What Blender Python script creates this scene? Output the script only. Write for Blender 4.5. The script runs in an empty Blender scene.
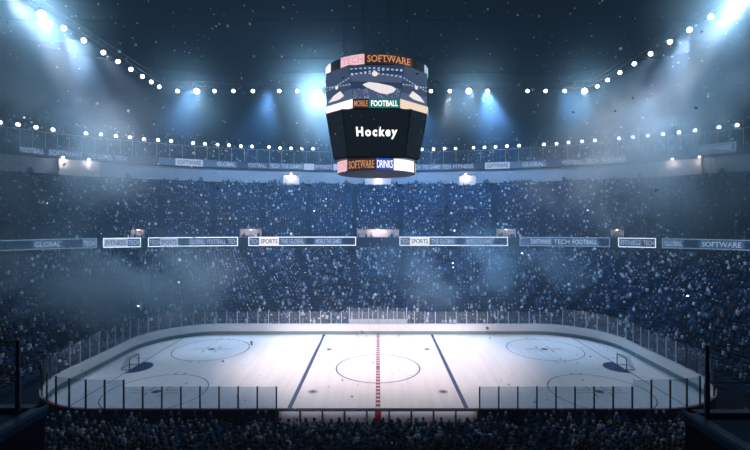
import bpy, bmesh, math, random
import numpy as np
from mathutils import Vector, Matrix

random.seed(7)
rng = np.random.default_rng(7)
sc = bpy.context.scene
COL = sc.collection
PI = math.pi

# ------------------------------------------------------------------ camera
F, CX, HY = 432.0, 378.0, 221.0          # focal length and principal point in pixels of the 750x450 frame
CAM_Y, CAM_Z = -47.5, 16.1
cd = bpy.data.cameras.new('camera')
cam = bpy.data.objects.new('camera', cd)
COL.objects.link(cam)
cam.location = (0, CAM_Y, CAM_Z)
cam.rotation_euler = (PI / 2, 0, 0)
cd.sensor_width = 36
cd.lens = F / 750 * 36
cd.shift_x = -(CX - 375) / 750
cd.shift_y = -(225 - HY) / 750
cd.clip_end = 600
sc.camera = cam


def at(px, py, d):
    return Vector(((px - CX) * d / F, d + CAM_Y, CAM_Z + (HY - py) * d / F))


def proj(x, y, z):
    d = y - CAM_Y
    return CX + x * F / d, HY - (z - CAM_Z) * F / d


# ------------------------------------------------------------------ materials
MATS = {}


def mat(name, col, rough=0.6, metal=0.0, var=0.12, scale=3.0, emit=None, strength=0.0, spec=0.5):
    if name in MATS:
        return MATS[name]
    m = bpy.data.materials.new(name)
    m.use_nodes = True
    nt = m.node_tree
    b = nt.nodes['Principled BSDF']
    b.inputs['Roughness'].default_value = rough
    b.inputs['Metallic'].default_value = metal
    b.inputs['Specular IOR Level'].default_value = spec
    if var > 0:
        tc = nt.nodes.new('ShaderNodeTexCoord')
        nz = nt.nodes.new('ShaderNodeTexNoise')
        nz.inputs['Scale'].default_value = scale
        nz.inputs['Detail'].default_value = 3
        nt.links.new(tc.outputs['Object'], nz.inputs['Vector'])
        rp = nt.nodes.new('ShaderNodeValToRGB')
        rp.color_ramp.elements[0].position = 0.3
        rp.color_ramp.elements[1].position = 0.7
        rp.color_ramp.elements[0].color = tuple(max(0, c * (1 - var)) for c in col) + (1,)
        rp.color_ramp.elements[1].color = tuple(min(1, c * (1 + var)) for c in col) + (1,)
        nt.links.new(nz.outputs['Fac'], rp.inputs['Fac'])
        nt.links.new(rp.outputs['Color'], b.inputs['Base Color'])
    else:
        b.inputs['Base Color'].default_value = tuple(col) + (1,)
    if emit is not None:
        b.inputs['Emission Color'].default_value = tuple(emit) + (1,)
        b.inputs['Emission Strength'].default_value = strength
    MATS[name] = m
    return m


def emat(name, col, strength=1.0):
    return mat(name, (0.02, 0.02, 0.025), 0.4, 0, 0, emit=col, strength=strength)


def ramp_island(name, stops, rough=0.8):
    """cloth or seat material whose colour differs from one loose piece to the next"""
    m = bpy.data.materials.new(name)
    m.use_nodes = True
    nt = m.node_tree
    b = nt.nodes['Principled BSDF']
    b.inputs['Roughness'].default_value = rough
    b.inputs['Specular IOR Level'].default_value = 0.2
    g = nt.nodes.new('ShaderNodeNewGeometry')
    rp = nt.nodes.new('ShaderNodeValToRGB')
    rp.color_ramp.interpolation = 'CONSTANT'
    els = rp.color_ramp.elements
    els[0].position, els[0].color = 0, tuple(stops[0][1]) + (1,)
    els[1].position, els[1].color = stops[1][0], tuple(stops[1][1]) + (1,)
    for p, c in stops[2:]:
        e = els.new(p)
        e.color = tuple(c) + (1,)
    nt.links.new(g.outputs['Random Per Island'], rp.inputs['Fac'])
    nt.links.new(rp.outputs['Color'], b.inputs['Base Color'])
    MATS[name] = m
    return m


def glass_mat(name, tint, veil, gloss=0.06):
    m = bpy.data.materials.new(name)
    m.use_nodes = True
    nt = m.node_tree
    nt.nodes.remove(nt.nodes['Principled BSDF'])
    out = nt.nodes['Material Output']
    tr = nt.nodes.new('ShaderNodeBsdfTransparent')
    tr.inputs['Color'].default_value = tuple(tint) + (1,)
    df = nt.nodes.new('ShaderNodeBsdfDiffuse')
    df.inputs['Color'].default_value = (0.75, 0.85, 0.95, 1)
    gl = nt.nodes.new('ShaderNodeBsdfGlossy')
    gl.inputs['Roughness'].default_value = 0.12
    gl.inputs['Color'].default_value = (0.8, 0.9, 1, 1)
    nz = nt.nodes.new('ShaderNodeTexNoise')
    nz.inputs['Scale'].default_value = 1.3
    mul = nt.nodes.new('ShaderNodeMath')
    mul.operation = 'MULTIPLY'
    mul.inputs[1].default_value = veil * 2
    nt.links.new(nz.outputs['Fac'], mul.inputs[0])
    m1 = nt.nodes.new('ShaderNodeMixShader')
    nt.links.new(mul.outputs[0], m1.inputs[0])
    nt.links.new(tr.outputs[0], m1.inputs[1])
    nt.links.new(df.outputs[0], m1.inputs[2])
    m2 = nt.nodes.new('ShaderNodeMixShader')
    m2.inputs[0].default_value = gloss
    nt.links.new(m1.outputs[0], m2.inputs[1])
    nt.links.new(gl.outputs[0], m2.inputs[2])
    nt.links.new(m2.outputs[0], out.inputs['Surface'])
    MATS[name] = m
    return m


def ice_mat():
    m = bpy.data.materials.new('skated ice')
    m.use_nodes = True
    nt = m.node_tree
    b = nt.nodes['Principled BSDF']
    tc = nt.nodes.new('ShaderNodeTexCoord')
    mp = nt.nodes.new('ShaderNodeMapping')
    mp.inputs['Scale'].default_value = (1.6, 0.12, 1)
    nt.links.new(tc.outputs['Object'], mp.inputs['Vector'])
    n1 = nt.nodes.new('ShaderNodeTexNoise')
    n1.inputs['Scale'].default_value = 1.0
    n1.inputs['Detail'].default_value = 6
    nt.links.new(mp.outputs[0], n1.inputs['Vector'])
    rp = nt.nodes.new('ShaderNodeValToRGB')
    rp.color_ramp.elements[0].position = 0.3
    rp.color_ramp.elements[1].position = 0.7
    rp.color_ramp.elements[0].color = (0.80, 0.765, 0.775, 1)
    rp.color_ramp.elements[1].color = (0.90, 0.865, 0.87, 1)
    nt.links.new(n1.outputs['Fac'], rp.inputs['Fac'])
    nt.links.new(rp.outputs[0], b.inputs['Base Color'])
    n2 = nt.nodes.new('ShaderNodeTexNoise')
    n2.inputs['Scale'].default_value = 0.7
    rr = nt.nodes.new('ShaderNodeMapRange')
    rr.inputs['To Min'].default_value = 0.28
    rr.inputs['To Max'].default_value = 0.45
    nt.links.new(n2.outputs['Fac'], rr.inputs['Value'])
    nt.links.new(rr.outputs[0], b.inputs['Roughness'])
    b.inputs['Specular IOR Level'].default_value = 0.25
    return m


# ------------------------------------------------------------------ mesh helpers
class MB:
    """collects polygons with material slots, then links them as one mesh object"""

    def __init__(self):
        self.v, self.f, self.m = [], [], []

    def add(self, vs, fs, mi=0):
        o = len(self.v)
        self.v += [tuple(p) for p in vs]
        self.f += [tuple(i + o for i in f) for f in fs]
        self.m += [mi] * len(fs)

    def box(self, x0, x1, y0, y1, z0, z1, mi=0, M=None):
        vs = [Vector((x, y, z)) for x in (x0, x1) for y in (y0, y1) for z in (z0, z1)]
        if M is not None:
            vs = [M @ p for p in vs]
        self.add(vs, [(0, 1, 3, 2), (4, 6, 7, 5), (0, 4, 5, 1), (2, 3, 7, 6), (0, 2, 6, 4), (1, 5, 7, 3)], mi)

    def bar(self, a, b, r, n=6, mi=0, r2=None):
        a, b = Vector(a), Vector(b)
        r2 = r if r2 is None else r2
        w = (b - a).normalized()
        u = w.orthogonal().normalized()
        v = w.cross(u)
        vs = []
        for p, rr in ((a, r), (b, r2)):
            for k in range(n):
                t = 2 * PI * (k + 0.5) / n
                vs.append(p + (u * math.cos(t) + v * math.sin(t)) * rr)
        fs = [(k, (k + 1) % n, n + (k + 1) % n, n + k) for k in range(n)]
        fs += [tuple(range(n - 1, -1, -1)), tuple(range(n, 2 * n))]
        self.add(vs, fs, mi)

    def tube(self, pts, r, n=6, mi=0, closed=False):
        m = len(pts)
        for i in range(m if closed else m - 1):
            self.bar(pts[i], pts[(i + 1) % m], r, n, mi)

    def lathe(self, prof, c=(0, 0, 0), n=24, mi=0, M=None, cap=True):
        vs = []
        for r, z in prof:
            for k in range(n):
                t = 2 * PI * k / n
                p = Vector((r * math.cos(t), r * math.sin(t), z))
                if M is not None:
                    p = M @ p
                vs.append(p + Vector(c))
        fs = []
        for j in range(len(prof) - 1):
            for k in range(n):
                fs.append((j * n + k, j * n + (k + 1) % n, (j + 1) * n + (k + 1) % n, (j + 1) * n + k))
        if cap:
            fs.append(tuple(range(n - 1, -1, -1)))
            fs.append(tuple(range((len(prof) - 1) * n, len(prof) * n)))
        self.add(vs, fs, mi)

    def sheet(self, rows, mi=0, closed=False):
        """rows: lists of points of equal length, joined by quads"""
        n = len(rows[0])
        vs = [p for r in rows for p in r]
        fs = []
        for j in range(len(rows) - 1):
            for k in range(n if closed else n - 1):
                k2 = (k + 1) % n
                fs.append((j * n + k, j * n + k2, (j + 1) * n + k2, (j + 1) * n + k))
        self.add(vs, fs, mi)

    def build(self, name, mats, parent=None, smooth=False, loc=None):
        me = bpy.data.meshes.new(name)
        me.from_pydata(self.v, [], self.f)
        for m in (mats if isinstance(mats, (list, tuple)) else [mats]):
            me.materials.append(m)
        me.polygons.foreach_set('material_index', self.m)
        if smooth:
            me.polygons.foreach_set('use_smooth', [True] * len(self.f))
        me.update()
        o = bpy.data.objects.new(name, me)
        COL.objects.link(o)
        if parent is not None:
            o.parent = parent
        if loc is not None:
            o.location = loc
        return o


def tag(o, label=None, cat=None, group=None, kind=None):
    if label:
        o['label'] = label
    if cat:
        o['category'] = cat
    if group:
        o['group'] = group
    if kind:
        o['kind'] = kind
    return o


def empty(name, loc=(0, 0, 0), rz=0.0):
    o = bpy.data.objects.new(name, None)
    o.empty_display_size = 0.2
    COL.objects.link(o)
    o.location = loc
    o.rotation_euler = (0, 0, rz)
    return o


def copy_tree(o, parent=None):
    c = o.copy()
    COL.objects.link(c)
    if parent is not None:
        c.parent = parent
    for ch in list(o.children):
        copy_tree(ch, c)
    return c


ONES = 'zeroth first second third fourth fifth sixth seventh eighth ninth tenth eleventh twelfth thirteenth fourteenth fifteenth sixteenth seventeenth eighteenth nineteenth'.split()
TENS = {2: 'twent', 3: 'thirt', 4: 'fort', 5: 'fift', 6: 'sixt', 7: 'sevent', 8: 'eight', 9: 'ninet'}


def nth(n):
    if n < 20:
        return ONES[n]
    t, u = divmod(n, 10)
    return TENS[t] + 'ieth' if u == 0 else TENS[t] + 'y-' + ONES[u]


_text_cache = {}


def text_mesh(body, bold=0.0, space=1.0):
    """lettering as triangles, normalised to x 0..1, y 0..1 ; returns pts, faces, aspect"""
    key = (body, bold, space)
    if key in _text_cache:
        return _text_cache[key]
    cu = bpy.data.curves.new('lettering', 'FONT')
    cu.body = body
    cu.size = 1
    cu.offset = bold
    cu.space_character = space
    cu.resolution_u = 3
    ob = bpy.data.objects.new('lettering', cu)
    COL.objects.link(ob)
    dg = bpy.context.evaluated_depsgraph_get()
    me = bpy.data.meshes.new_from_object(ob.evaluated_get(dg))
    vs = np.array([v.co[:] for v in me.vertices])
    fs = [tuple(p.vertices) for p in me.polygons]
    bpy.data.objects.remove(ob)
    bpy.data.curves.remove(cu)
    bpy.data.meshes.remove(me)
    x0, x1 = vs[:, 0].min(), vs[:, 0].max()
    y0, y1 = vs[:, 1].min(), vs[:, 1].max()
    asp = (x1 - x0) / (y1 - y0)
    vs[:, 0] = (vs[:, 0] - x0) / (x1 - x0)
    vs[:, 1] = (vs[:, 1] - y0) / (y1 - y0)
    _text_cache[key] = (vs, fs, asp)
    return _text_cache[key]


def put_text(mb, body, fn, u0, u1, v0, v1, mi=0, bold=0.0, serif=False, space=1.0):
    """letters mapped by fn(u, v) onto a surface"""
    vs, fs, asp = text_mesh(body, bold, space)
    pts = [fn(u0 + (u1 - u0) * p[0], v0 + (v1 - v0) * p[1]) for p in vs]
    mb.add(pts, fs, mi)
    if serif:
        # short slab serifs at the feet and heads of the straight strokes
        n = len(body)
        bars = {'F': [(0.0, 0.5, 0)], 'T': [(0.25, 0.75, 0)], 'W': [(0, 0.3, 1), (0.7, 1, 1)], 'A': [(-0.05, 0.3, 0), (0.7, 1.05, 0)],
                'R': [(-0.05, 0.35, 0), (0.75, 1.1, 0)], 'E': [(-0.05, 0.3, 0)]}
        x = 0
        wid = {'W': 1.35, 'O': 1.1, 'I': 0.5}
        tot = sum(wid.get(c, 0.95) for c in body)
        for c in body:
            w = wid.get(c, 0.95) / tot
            for a, b, top in bars.get(c, []):
                ua, ub = x + w * (0.08 + 0.8 * a), x + w * (0.08 + 0.8 * b)
                va, vb = (0.9, 1.0) if top else (0.0, 0.1)
                U = lambda q: u0 + (u1 - u0) * q
                V = lambda q: v0 + (v1 - v0) * q
                mb.add([fn(U(ua), V(va)), fn(U(ub), V(va)), fn(U(ub), V(vb)), fn(U(ua), V(vb))], [(0, 1, 2, 3)], mi)
            x += w


# ------------------------------------------------------------------ palette
M_ICE = ice_mat()
M_RED = mat('red line paint', (0.34, 0.02, 0.04), 0.45, var=0)
M_BLUE = mat('blue line paint', (0.008, 0.035, 0.13), 0.45, var=0)
M_NAVY = mat('dark thin line paint', (0.05, 0.035, 0.085), 0.45, var=0)
M_CREASE = mat('crease blue paint', (0.012, 0.03, 0.13), 0.4, var=0.05)
M_DOTRED = mat('spot paint', (0.15, 0.02, 0.04), 0.5, var=0)
M_BOARD = mat('white board panel', (0.92, 0.91, 0.92), 0.35, var=0.03, scale=0.6)
M_KICK = mat('grey green kick strip', (0.20, 0.31, 0.34), 0.5, var=0.08, scale=0.5)
M_DARKB = mat('dark maroon board back', (0.05, 0.022, 0.028), 0.6, var=0.2)
M_REDCAP = mat('red cap rail', (0.30, 0.02, 0.035), 0.45, var=0.05)
M_WHITECAP = mat('pale cap rail', (0.7, 0.7, 0.72), 0.4, var=0.03)
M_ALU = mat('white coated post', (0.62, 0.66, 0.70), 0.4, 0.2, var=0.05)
M_DPOST = mat('dark coat and backlit post tone', (0.03, 0.04, 0.05), 0.4, 0.4, var=0.1)
M_GLASS = glass_mat('clear safety glass', (0.93, 0.96, 0.97), 0.035, 0.035)
M_GLASSN = glass_mat('scuffed safety glass', (0.84, 0.89, 0.93), 0.035, 0.03)
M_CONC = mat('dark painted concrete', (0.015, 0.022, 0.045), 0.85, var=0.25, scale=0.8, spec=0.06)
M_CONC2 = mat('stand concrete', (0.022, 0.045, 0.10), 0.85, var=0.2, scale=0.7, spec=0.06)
M_AISLE = mat('aisle step concrete', (0.09, 0.12, 0.17), 0.85, var=0.2)
M_FLOOR = mat('rubber floor', (0.010, 0.014, 0.028), 0.8, var=0.2, spec=0.06)
M_ROOF = mat('dark roof deck', (0.003, 0.004, 0.008), 1.0, var=0.3, scale=0.15, spec=0.0)
M_BWALL = mat('upper wall cladding', (0.03, 0.045, 0.08), 0.9, var=0.25, scale=0.12, spec=0.05)
M_STEEL = mat('dark truss steel', (0.04, 0.045, 0.055), 0.5, 0.6, var=0.15)
M_BAND = mat('pale parapet panel', (0.42, 0.46, 0.54), 0.6, var=0.08, scale=0.3)
M_SLATE = mat('fascia slate blue', (0.05, 0.07, 0.11), 0.6, var=0.1)
M_BOOTH = mat('booth warm white panel', (0.75, 0.70, 0.70), 0.6, var=0.05)
M_PORTAL = mat('portal pinkish plaster', (0.62, 0.56, 0.57), 0.7, var=0.08)
M_BROWN = mat('portal dark brown recess', (0.05, 0.035, 0.035), 0.7, var=0.1)
M_LAMP = emat('floodlight lens glow', (0.90, 0.96, 1.0), 14)
M_LAMPHOT = emat('brightest floodlight lens glow', (0.92, 0.97, 1.0), 120)
M_BALL = emat('parapet lamp glow', (0.85, 0.93, 1.0), 5)
M_WARM = emat('booth lamp glow', (1.0, 0.86, 0.82), 8)
M_DARKSCR = mat('dark display glass', (0.012, 0.018, 0.025), 0.25, var=0.3, scale=0.5, emit=(0.10, 0.16, 0.22), strength=0.07)
M_CUBE = mat('scoreboard charcoal shell', (0.02, 0.025, 0.035), 0.45, 0.3, var=0.15)
M_LWHITE = emat('display white', (1.0, 0.97, 0.97), 1.25)
M_LPINK = emat('display pink', (1.0, 0.66, 0.74), 1.0)
M_LPINKT = emat('display pink lettering', (1.0, 0.45, 0.58), 0.9)
M_LBROWN = emat('display dark brown', (0.075, 0.03, 0.03), 0.7)
M_LORANGE = emat('display orange lettering', (0.85, 0.42, 0.18), 0.85)
M_LGREEN = emat('display green', (0.012, 0.22, 0.20), 0.9)
M_LBLUE = emat('display blue', (0.03, 0.085, 0.50), 1.0)
M_LCREAM = emat('display cream', (1.0, 0.80, 0.60), 1.0)
M_LTEXT = emat('display white lettering', (1, 1, 1), 1.6)
M_LNAVY = emat('display navy', (0.015, 0.035, 0.09), 1.0)
M_LMID = emat('display steel blue', (0.06, 0.13, 0.27), 1.0)
M_LPALE = emat('display pale blue', (0.42, 0.56, 0.82), 1.1)
M_LEDGE = emat('display frame light', (0.66, 0.78, 0.98), 2.0)
M_LDIM = emat('display dim frame light', (0.22, 0.38, 0.58), 1.0)
M_PICT = emat('display arena picture blue', (0.035, 0.06, 0.13), 0.9)
M_PICT2 = emat('display arena picture stand', (0.09, 0.13, 0.24), 0.9)
M_PICTICE = emat('display arena picture ice', (1.0, 0.93, 0.94), 1.0)
M_PICTL = emat('display arena picture lights', (0.5, 0.62, 0.85), 1.0)
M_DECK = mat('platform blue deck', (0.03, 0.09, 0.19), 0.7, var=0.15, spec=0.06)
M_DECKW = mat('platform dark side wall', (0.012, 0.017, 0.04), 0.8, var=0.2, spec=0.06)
M_KERB = mat('platform steel blue kerb', (0.09, 0.20, 0.34), 0.5, var=0.1, spec=0.06)
M_RAIL = mat('blue grey handrail', (0.12, 0.20, 0.32), 0.5, 0.0, var=0.1)
M_NET = mat('white net cord', (0.55, 0.6, 0.66), 0.7, var=0)
M_GOAL = mat('dark goal frame', (0.06, 0.06, 0.10), 0.4, 0.3, var=0)

# ------------------------------------------------------------------ rink outline
HL, HW, RC = 30.5, 13.8, 8.5


def rink_outline(off=0.0, step=0.5):
    """closed outline from near centre, running clockwise seen from above; points (x, y, nx, ny, s)"""
    seg = []
    L, W, R = HL, HW, RC
    pts = []

    def line(x0, y0, x1, y1, nx, ny):
        n = max(1, int(math.hypot(x1 - x0, y1 - y0) / step))
        for i in range(n):
            t = i / n
            pts.append((x0 + (x1 - x0) * t, y0 + (y1 - y0) * t, nx, ny))

    def arc(cx, cy, a0, a1):
        n = max(6, int(R * abs(a1 - a0) / step))
        for i in range(n):
            a = a0 + (a1 - a0) * i / n
            pts.append((cx + R * math.cos(a), cy + R * math.sin(a), math.cos(a), math.sin(a)))
    line(0, -W, -(L - R), -W, 0, -1)
    arc(-(L - R), -(W - R), -PI / 2, -PI)
    line(-L, -(W - R), -L, W - R, -1, 0)
    arc(-(L - R), W - R, PI, PI / 2)
    line(-(L - R), W, L - R, W, 0, 1)
    arc(L - R, W - R, PI / 2, 0)
    line(L, W - R, L, -(W - R), 1, 0)
    arc(L - R, -(W - R), 0, -PI / 2)
    line(L - R, -W, 0, -W, 0, -1)
    out, s = [], 0.0
    for i, p in enumerate(pts):
        if i:
            s += math.hypot(p[0] - pts[i - 1][0], p[1] - pts[i - 1][1])
        out.append((p[0] + p[2] * off, p[1] + p[3] * off, p[2], p[3], s))
    return out


# ------------------------------------------------------------------ ice with its markings
ice = MB()
op = rink_outline(0.02)
ice.add([(p[0], p[1], 0.0) for p in op][::-1], [tuple(range(len(op)))], 0)
ice.sheet([[(p[0], p[1], 0.0) for p in op], [(p[0], p[1], -0.05) for p in op]], 0, closed=True)
ZL = 0.006


def half_width(x, off=0.05):
    ax = abs(x)
    if ax <= HL - RC:
        return HW - off
    q = ax - (HL - RC)
    return HW - RC + math.sqrt(max(0, (RC - off) ** 2 - q * q))


def strip(x0, x1, mi, z=ZL):
    w = half_width(max(abs(x0), abs(x1)))
    n = 12
    ice.sheet([[(x0, -w + 2 * w * i / n, z) for i in range(n + 1)], [(x1, -w + 2 * w * i / n, z) for i in range(n + 1)]], mi)


def ringmark(cx, cy, r, w, mi, a0=0, a1=2 * PI, n=72, z=ZL):
    A = [a0 + (a1 - a0) * i / n for i in range(n + 1)]
    ice.sheet([[(cx + (r - w / 2) * math.cos(a), cy + (r - w / 2) * math.sin(a), z) for a in A],
               [(cx + (r + w / 2) * math.cos(a), cy + (r + w / 2) * math.sin(a), z) for a in A]], mi)


def disc(cx, cy, r, mi, z=ZL, n=28):
    ice.add([(cx + r * math.cos(2 * PI * i / n), cy + r * math.sin(2 * PI * i / n), z) for i in range(n)], [tuple(range(n))], mi)


def seg(x0, y0, x1, y1, w, mi, z=ZL):
    d = Vector((x1 - x0, y1 - y0, 0)).normalized()
    n = Vector((-d.y, d.x, 0)) * w / 2
    a, b = Vector((x0, y0, z)), Vector((x1, y1, z))
    ice.add([a - n, b - n, b + n, a + n], [(0, 1, 2, 3)], mi)


for sx in (-1, 1):
    strip(sx * 7.62 - 0.19, sx * 7.62 + 0.19, 2)
    strip(sx * 26.8 - 0.06, sx * 26.8 + 0.06, 3)
# centre line: red with two rows of dark checks
strip(-0.2, 0.2, 1)
k = 0
y = -HW + 0.1
while y < HW - 0.4:
    ice.add([(-0.15, y, ZL * 2), (0.15, y, ZL * 2), (0.15, y + 0.28, ZL * 2), (-0.15, y + 0.28, ZL * 2)], [(0, 1, 2, 3)], 5 if k % 2 else 0)
    y += 0.42
    k += 1
ringmark(0, 0, 4.57, 0.15, 2)
disc(0, 0, 0.22, 2, z=ZL * 3)
ringmark(0, HW - 0.05, 3.0, 0.08, 3, PI, 2 * PI, 40)
for sx in (-1, 1):
    for sy in (-1, 1):
        cx, cy = sx * 20.9, sy * 6.75
        ringmark(cx, cy, 4.57, 0.10, 3)
        disc(cx, cy, 0.42, 3)
        for qx in (-1, 1):
            for qy in (-1, 1):
                seg(cx + qx * 0.62, cy + qy * 0.32, cx + qx * 2.3, cy + qy * 0.32, 0.09, 3)
                seg(cx + qx * 0.72, cy + qy * 0.32, cx + qx * 0.72, cy + qy * 1.3, 0.10, 3)
            for qy in (-1, 1):
                seg(cx + qx * 0.5, cy + qy * 4.57, cx + qx * 0.5, cy + qy * 5.2, 0.09, 3)
        disc(sx * 6.15, sy * 6.75, 0.30, 4)
        ringmark(sx * 6.15, sy * 6.75, 0.42, 0.07, 3)
    # goal crease, and the lines from the goal line to the end boards
    gx = sx * 26.8
    A = [PI / 2 + PI * i / 24 for i in range(25)]
    cre = [(gx - sx * 0.06, 1.6, ZL * 2)] + [(gx + sx * 1.9 * math.cos(a), 1.9 * math.sin(a) * 0.97, ZL * 2) for a in A] + [(gx - sx * 0.06, -1.6, ZL * 2)]
    ice.add(cre, [tuple(range(len(cre)))], 6)
    for sy in (-1, 1):
        seg(gx, sy * 3.0, sx * 30.4, sy * 4.0, 0.07, 3)
tag(ice.build('floor_ice', [M_ICE, M_RED, M_BLUE, M_NAVY, M_DOTRED, mat('dark red check paint', (0.10, 0.008, 0.02), 0.45, var=0), M_CREASE]),
    'white ice sheet with blue lines, checked red centre line and face-off circles', 'ice', kind='structure')

fl = MB()
fl.box(-110, 110, -60, 120, -0.4, -0.06)
tag(fl.build('floor', M_FLOOR), 'dark arena floor around the ice rink', 'floor', kind='structure')

# ------------------------------------------------------------------ boards
BH = 1.45


def board_runs(off0, off1, z0, z1, keep, mb, mi):
    o0, o1 = rink_outline(off0, 0.25), rink_outline(off1, 0.25)
    n = len(o0)
    run = []
    order = list(range(n)) + [0]
    for i in order:
        if keep(o0[i][0], o0[i][1]):
            run.append(i)
        else:
            if len(run) > 1:
                emit_run(o0, o1, z0, z1, run, mb, mi)
            run = []
    if len(run) > 1:
        emit_run(o0, o1, z0, z1, run, mb, mi)


def emit_run(o0, o1, z0, z1, run, mb, mi):
    A = [(o0[i][0], o0[i][1], z0) for i in run]
    B = [(o0[i][0], o0[i][1], z1) for i in run]
    C = [(o1[i][0], o1[i][1], z1) for i in run]
    D = [(o1[i][0], o1[i][1], z0) for i in run]
    mb.sheet([A, B, C, D, A], mi)
    m = len(run)
    mb.add([A[0], B[0], C[0], D[0], A[-1], B[-1], C[-1], D[-1]], [(0, 1, 2, 3), (7, 6, 5, 4)], mi)


BX = 7.9
is_bench = lambda x, y: y < -HW + 0.6 and abs(x) <= BX
boards = empty('dasher_boards', (0, 0, 0))
tag(boards, 'white rink boards with dark kick strip curving around the ice', 'rink boards')
mb = MB()
board_runs(0.03, 0.10, 0.0, 0.46, lambda x, y: True, mb, 0)
mb.build('kick_strip', M_KICK, boards)
mb = MB()
board_runs(0.03, 0.10, 0.46, BH, lambda x, y: True, mb, 0)
mb.build('facing', M_BOARD, boards)
mb = MB()
board_runs(0.105, 0.20, 0.0, BH, lambda x, y: not is_bench(x, y), mb, 0)
o = mb.build('board_back', M_DARKB, boards)
o['label'] = 'dark maroon outer side of the boards'
mb = MB()
board_runs(0.105, 0.20, 0.0, BH, is_bench, mb, 0)
o = mb.build('bench_board_back', M_BOARD, boards)
o['label'] = 'pale outer side of the boards in front of the team bench'
mb = MB()
board_runs(0.0, 0.24, BH, BH + 0.05, lambda x, y: y > -HW + 2.0, mb, 0)
mb.build('top_rail', M_WHITECAP, boards)
mb = MB()
board_runs(0.0, 0.24, BH, BH + 0.06, lambda x, y: y <= -HW + 2.0, mb, 0)
o = mb.build('red_top_rail', M_REDCAP, boards)
o['label'] = 'thin dark red cap rail on the near boards'
for i in range(10):
    x = -7.75 + 15.5 * i / 9
    mb = MB()
    mb.box(x - 0.06, x + 0.06, -HW - 0.27, -HW - 0.205, 0.0, BH)
    mb.build('bench_post', M_DPOST, boards)
mb = MB()
mb.box(-0.24, 0.24, -HW - 0.225, -HW - 0.202, 0.0, BH)
o = mb.build('centre_stripe', M_RED, boards)
o['label'] = 'red centre line carried down the boards'

mb = MB()
mb.box(-7.6, 7.6, -HW - 0.36, -HW - 0.27, BH - 0.04, BH + 0.03)
o = mb.build('added_fill_casing', M_DPOST, boards)  # housing made up for the added light below
L = bpy.data.lights.new('added bench fill', 'AREA')  # added area light that brightens the pale bench boards
L.shape = 'RECTANGLE'
L.size, L.size_y = 15.0, 0.06
L.energy = 15
L.color = (0.80, 0.80, 1.0)
lo = bpy.data.objects.new('added bench fill', L)
COL.objects.link(lo)
lo.location = (0, -HW - 0.50, BH - 0.06)
lo.rotation_euler = (math.radians(28), 0, 0)
lo.parent = boards

# ------------------------------------------------------------------ glass panels on the boards
ol = rink_outline(0.12, 0.1)
S = np.array([p[4] for p in ol])
PX = np.array([p[0] for p in ol])
PY = np.array([p[1] for p in ol])
total = S[-1] + 0.1


def op_at(s):
    s = s % total
    return float(np.interp(s, S, PX)), float(np.interp(s, S, PY))


s_a = BX            # near gap on one side of the centre
s_b = total - BX
n_pan = int(round((s_b - s_a) / 1.48))
sp = (s_b - s_a) / n_pan
runs = {}
for i in range(n_pan + 1):
    s0 = s_a + sp * i
    x0, y0 = op_at(s0)
    x1, y1 = op_at(s0 + sp)
    last = i == n_pan
    if last:
        x1, y1 = x0, y0 + 0.001
    mx, my = (x0 + x1) / 2, (y0 + y1) / 2
    near = my < -HW + 1.0
    if my < -4:
        zone = 'near ' + ('corner' if abs(mx) > 19.6 else 'boards')
    elif my > HW - 1:
        zone = 'far boards'
    elif abs(mx) > HL - 1.5:
        zone = 'end boards'
    else:
        zone = 'far corner'
    side = 'SOFTWARE' if mx < 0 else 'DRINKS'
    top = 3.75 if (abs(mx) > 19.6 and my < HW - 1) else 3.22
    key = (zone, side) if zone != 'far boards' else (zone, '')
    runs[key] = runs.get(key, 0) + 1
    root = empty('glass_panel', (x0, y0, BH + 0.06))
    nn = runs[key]
    if last:
        label = 'lone end post of the glass beside the bench gap on the DRINKS side'
    elif zone == 'far boards':
        label = f'clear glass panel on far boards, {nth(nn)} from the corner on the SOFTWARE side'
    elif zone in ('near boards',):
        w = nn if side == 'SOFTWARE' else None
        label = (f'near glass panel with post in backlit dark tone, {nth(nn)} from the bench gap, SOFTWARE side' if side == 'SOFTWARE'
                 else f'near glass panel with post in backlit dark tone, {nth(nn)} from the rink corner, DRINKS side')
    else:
        # walked clockwise: away from the near boards on one side, towards them on the other
        where = 'counted from the near boards' if side == 'SOFTWARE' else 'counted from the far boards'
        if zone == 'far corner' and side == 'SOFTWARE':
            where = 'counted from the goal end'
        label = f'{nth(nn)} glass panel of the {zone}, {where}, {side} side'
    tag(root, label, 'glass panel', 'glass panels on the rink boards')
    near_backlit = my < -4
    mp = M_DPOST if near_backlit else M_ALU  # near posts carry their backlit darkness in the material colour
    mb = MB()
    d = Vector((x1 - x0, y1 - y0, 0)).normalized()
    ang = math.atan2(d.y, d.x)
    R = Matrix.Rotation(ang, 4, 'Z')
    h = top - BH - 0.06
    pw = 0.05 if near_backlit else 0.045
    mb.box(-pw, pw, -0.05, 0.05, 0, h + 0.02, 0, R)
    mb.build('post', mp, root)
    if not last:
        ln = math.hypot(x1 - x0, y1 - y0)
        mb = MB()
        mb.box(0.06, ln - 0.06, -0.008, 0.008, 0.0, h, 0, R)
        mb.build('pane', M_GLASSN if my < -HW + 1 else M_GLASS, root)

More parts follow.
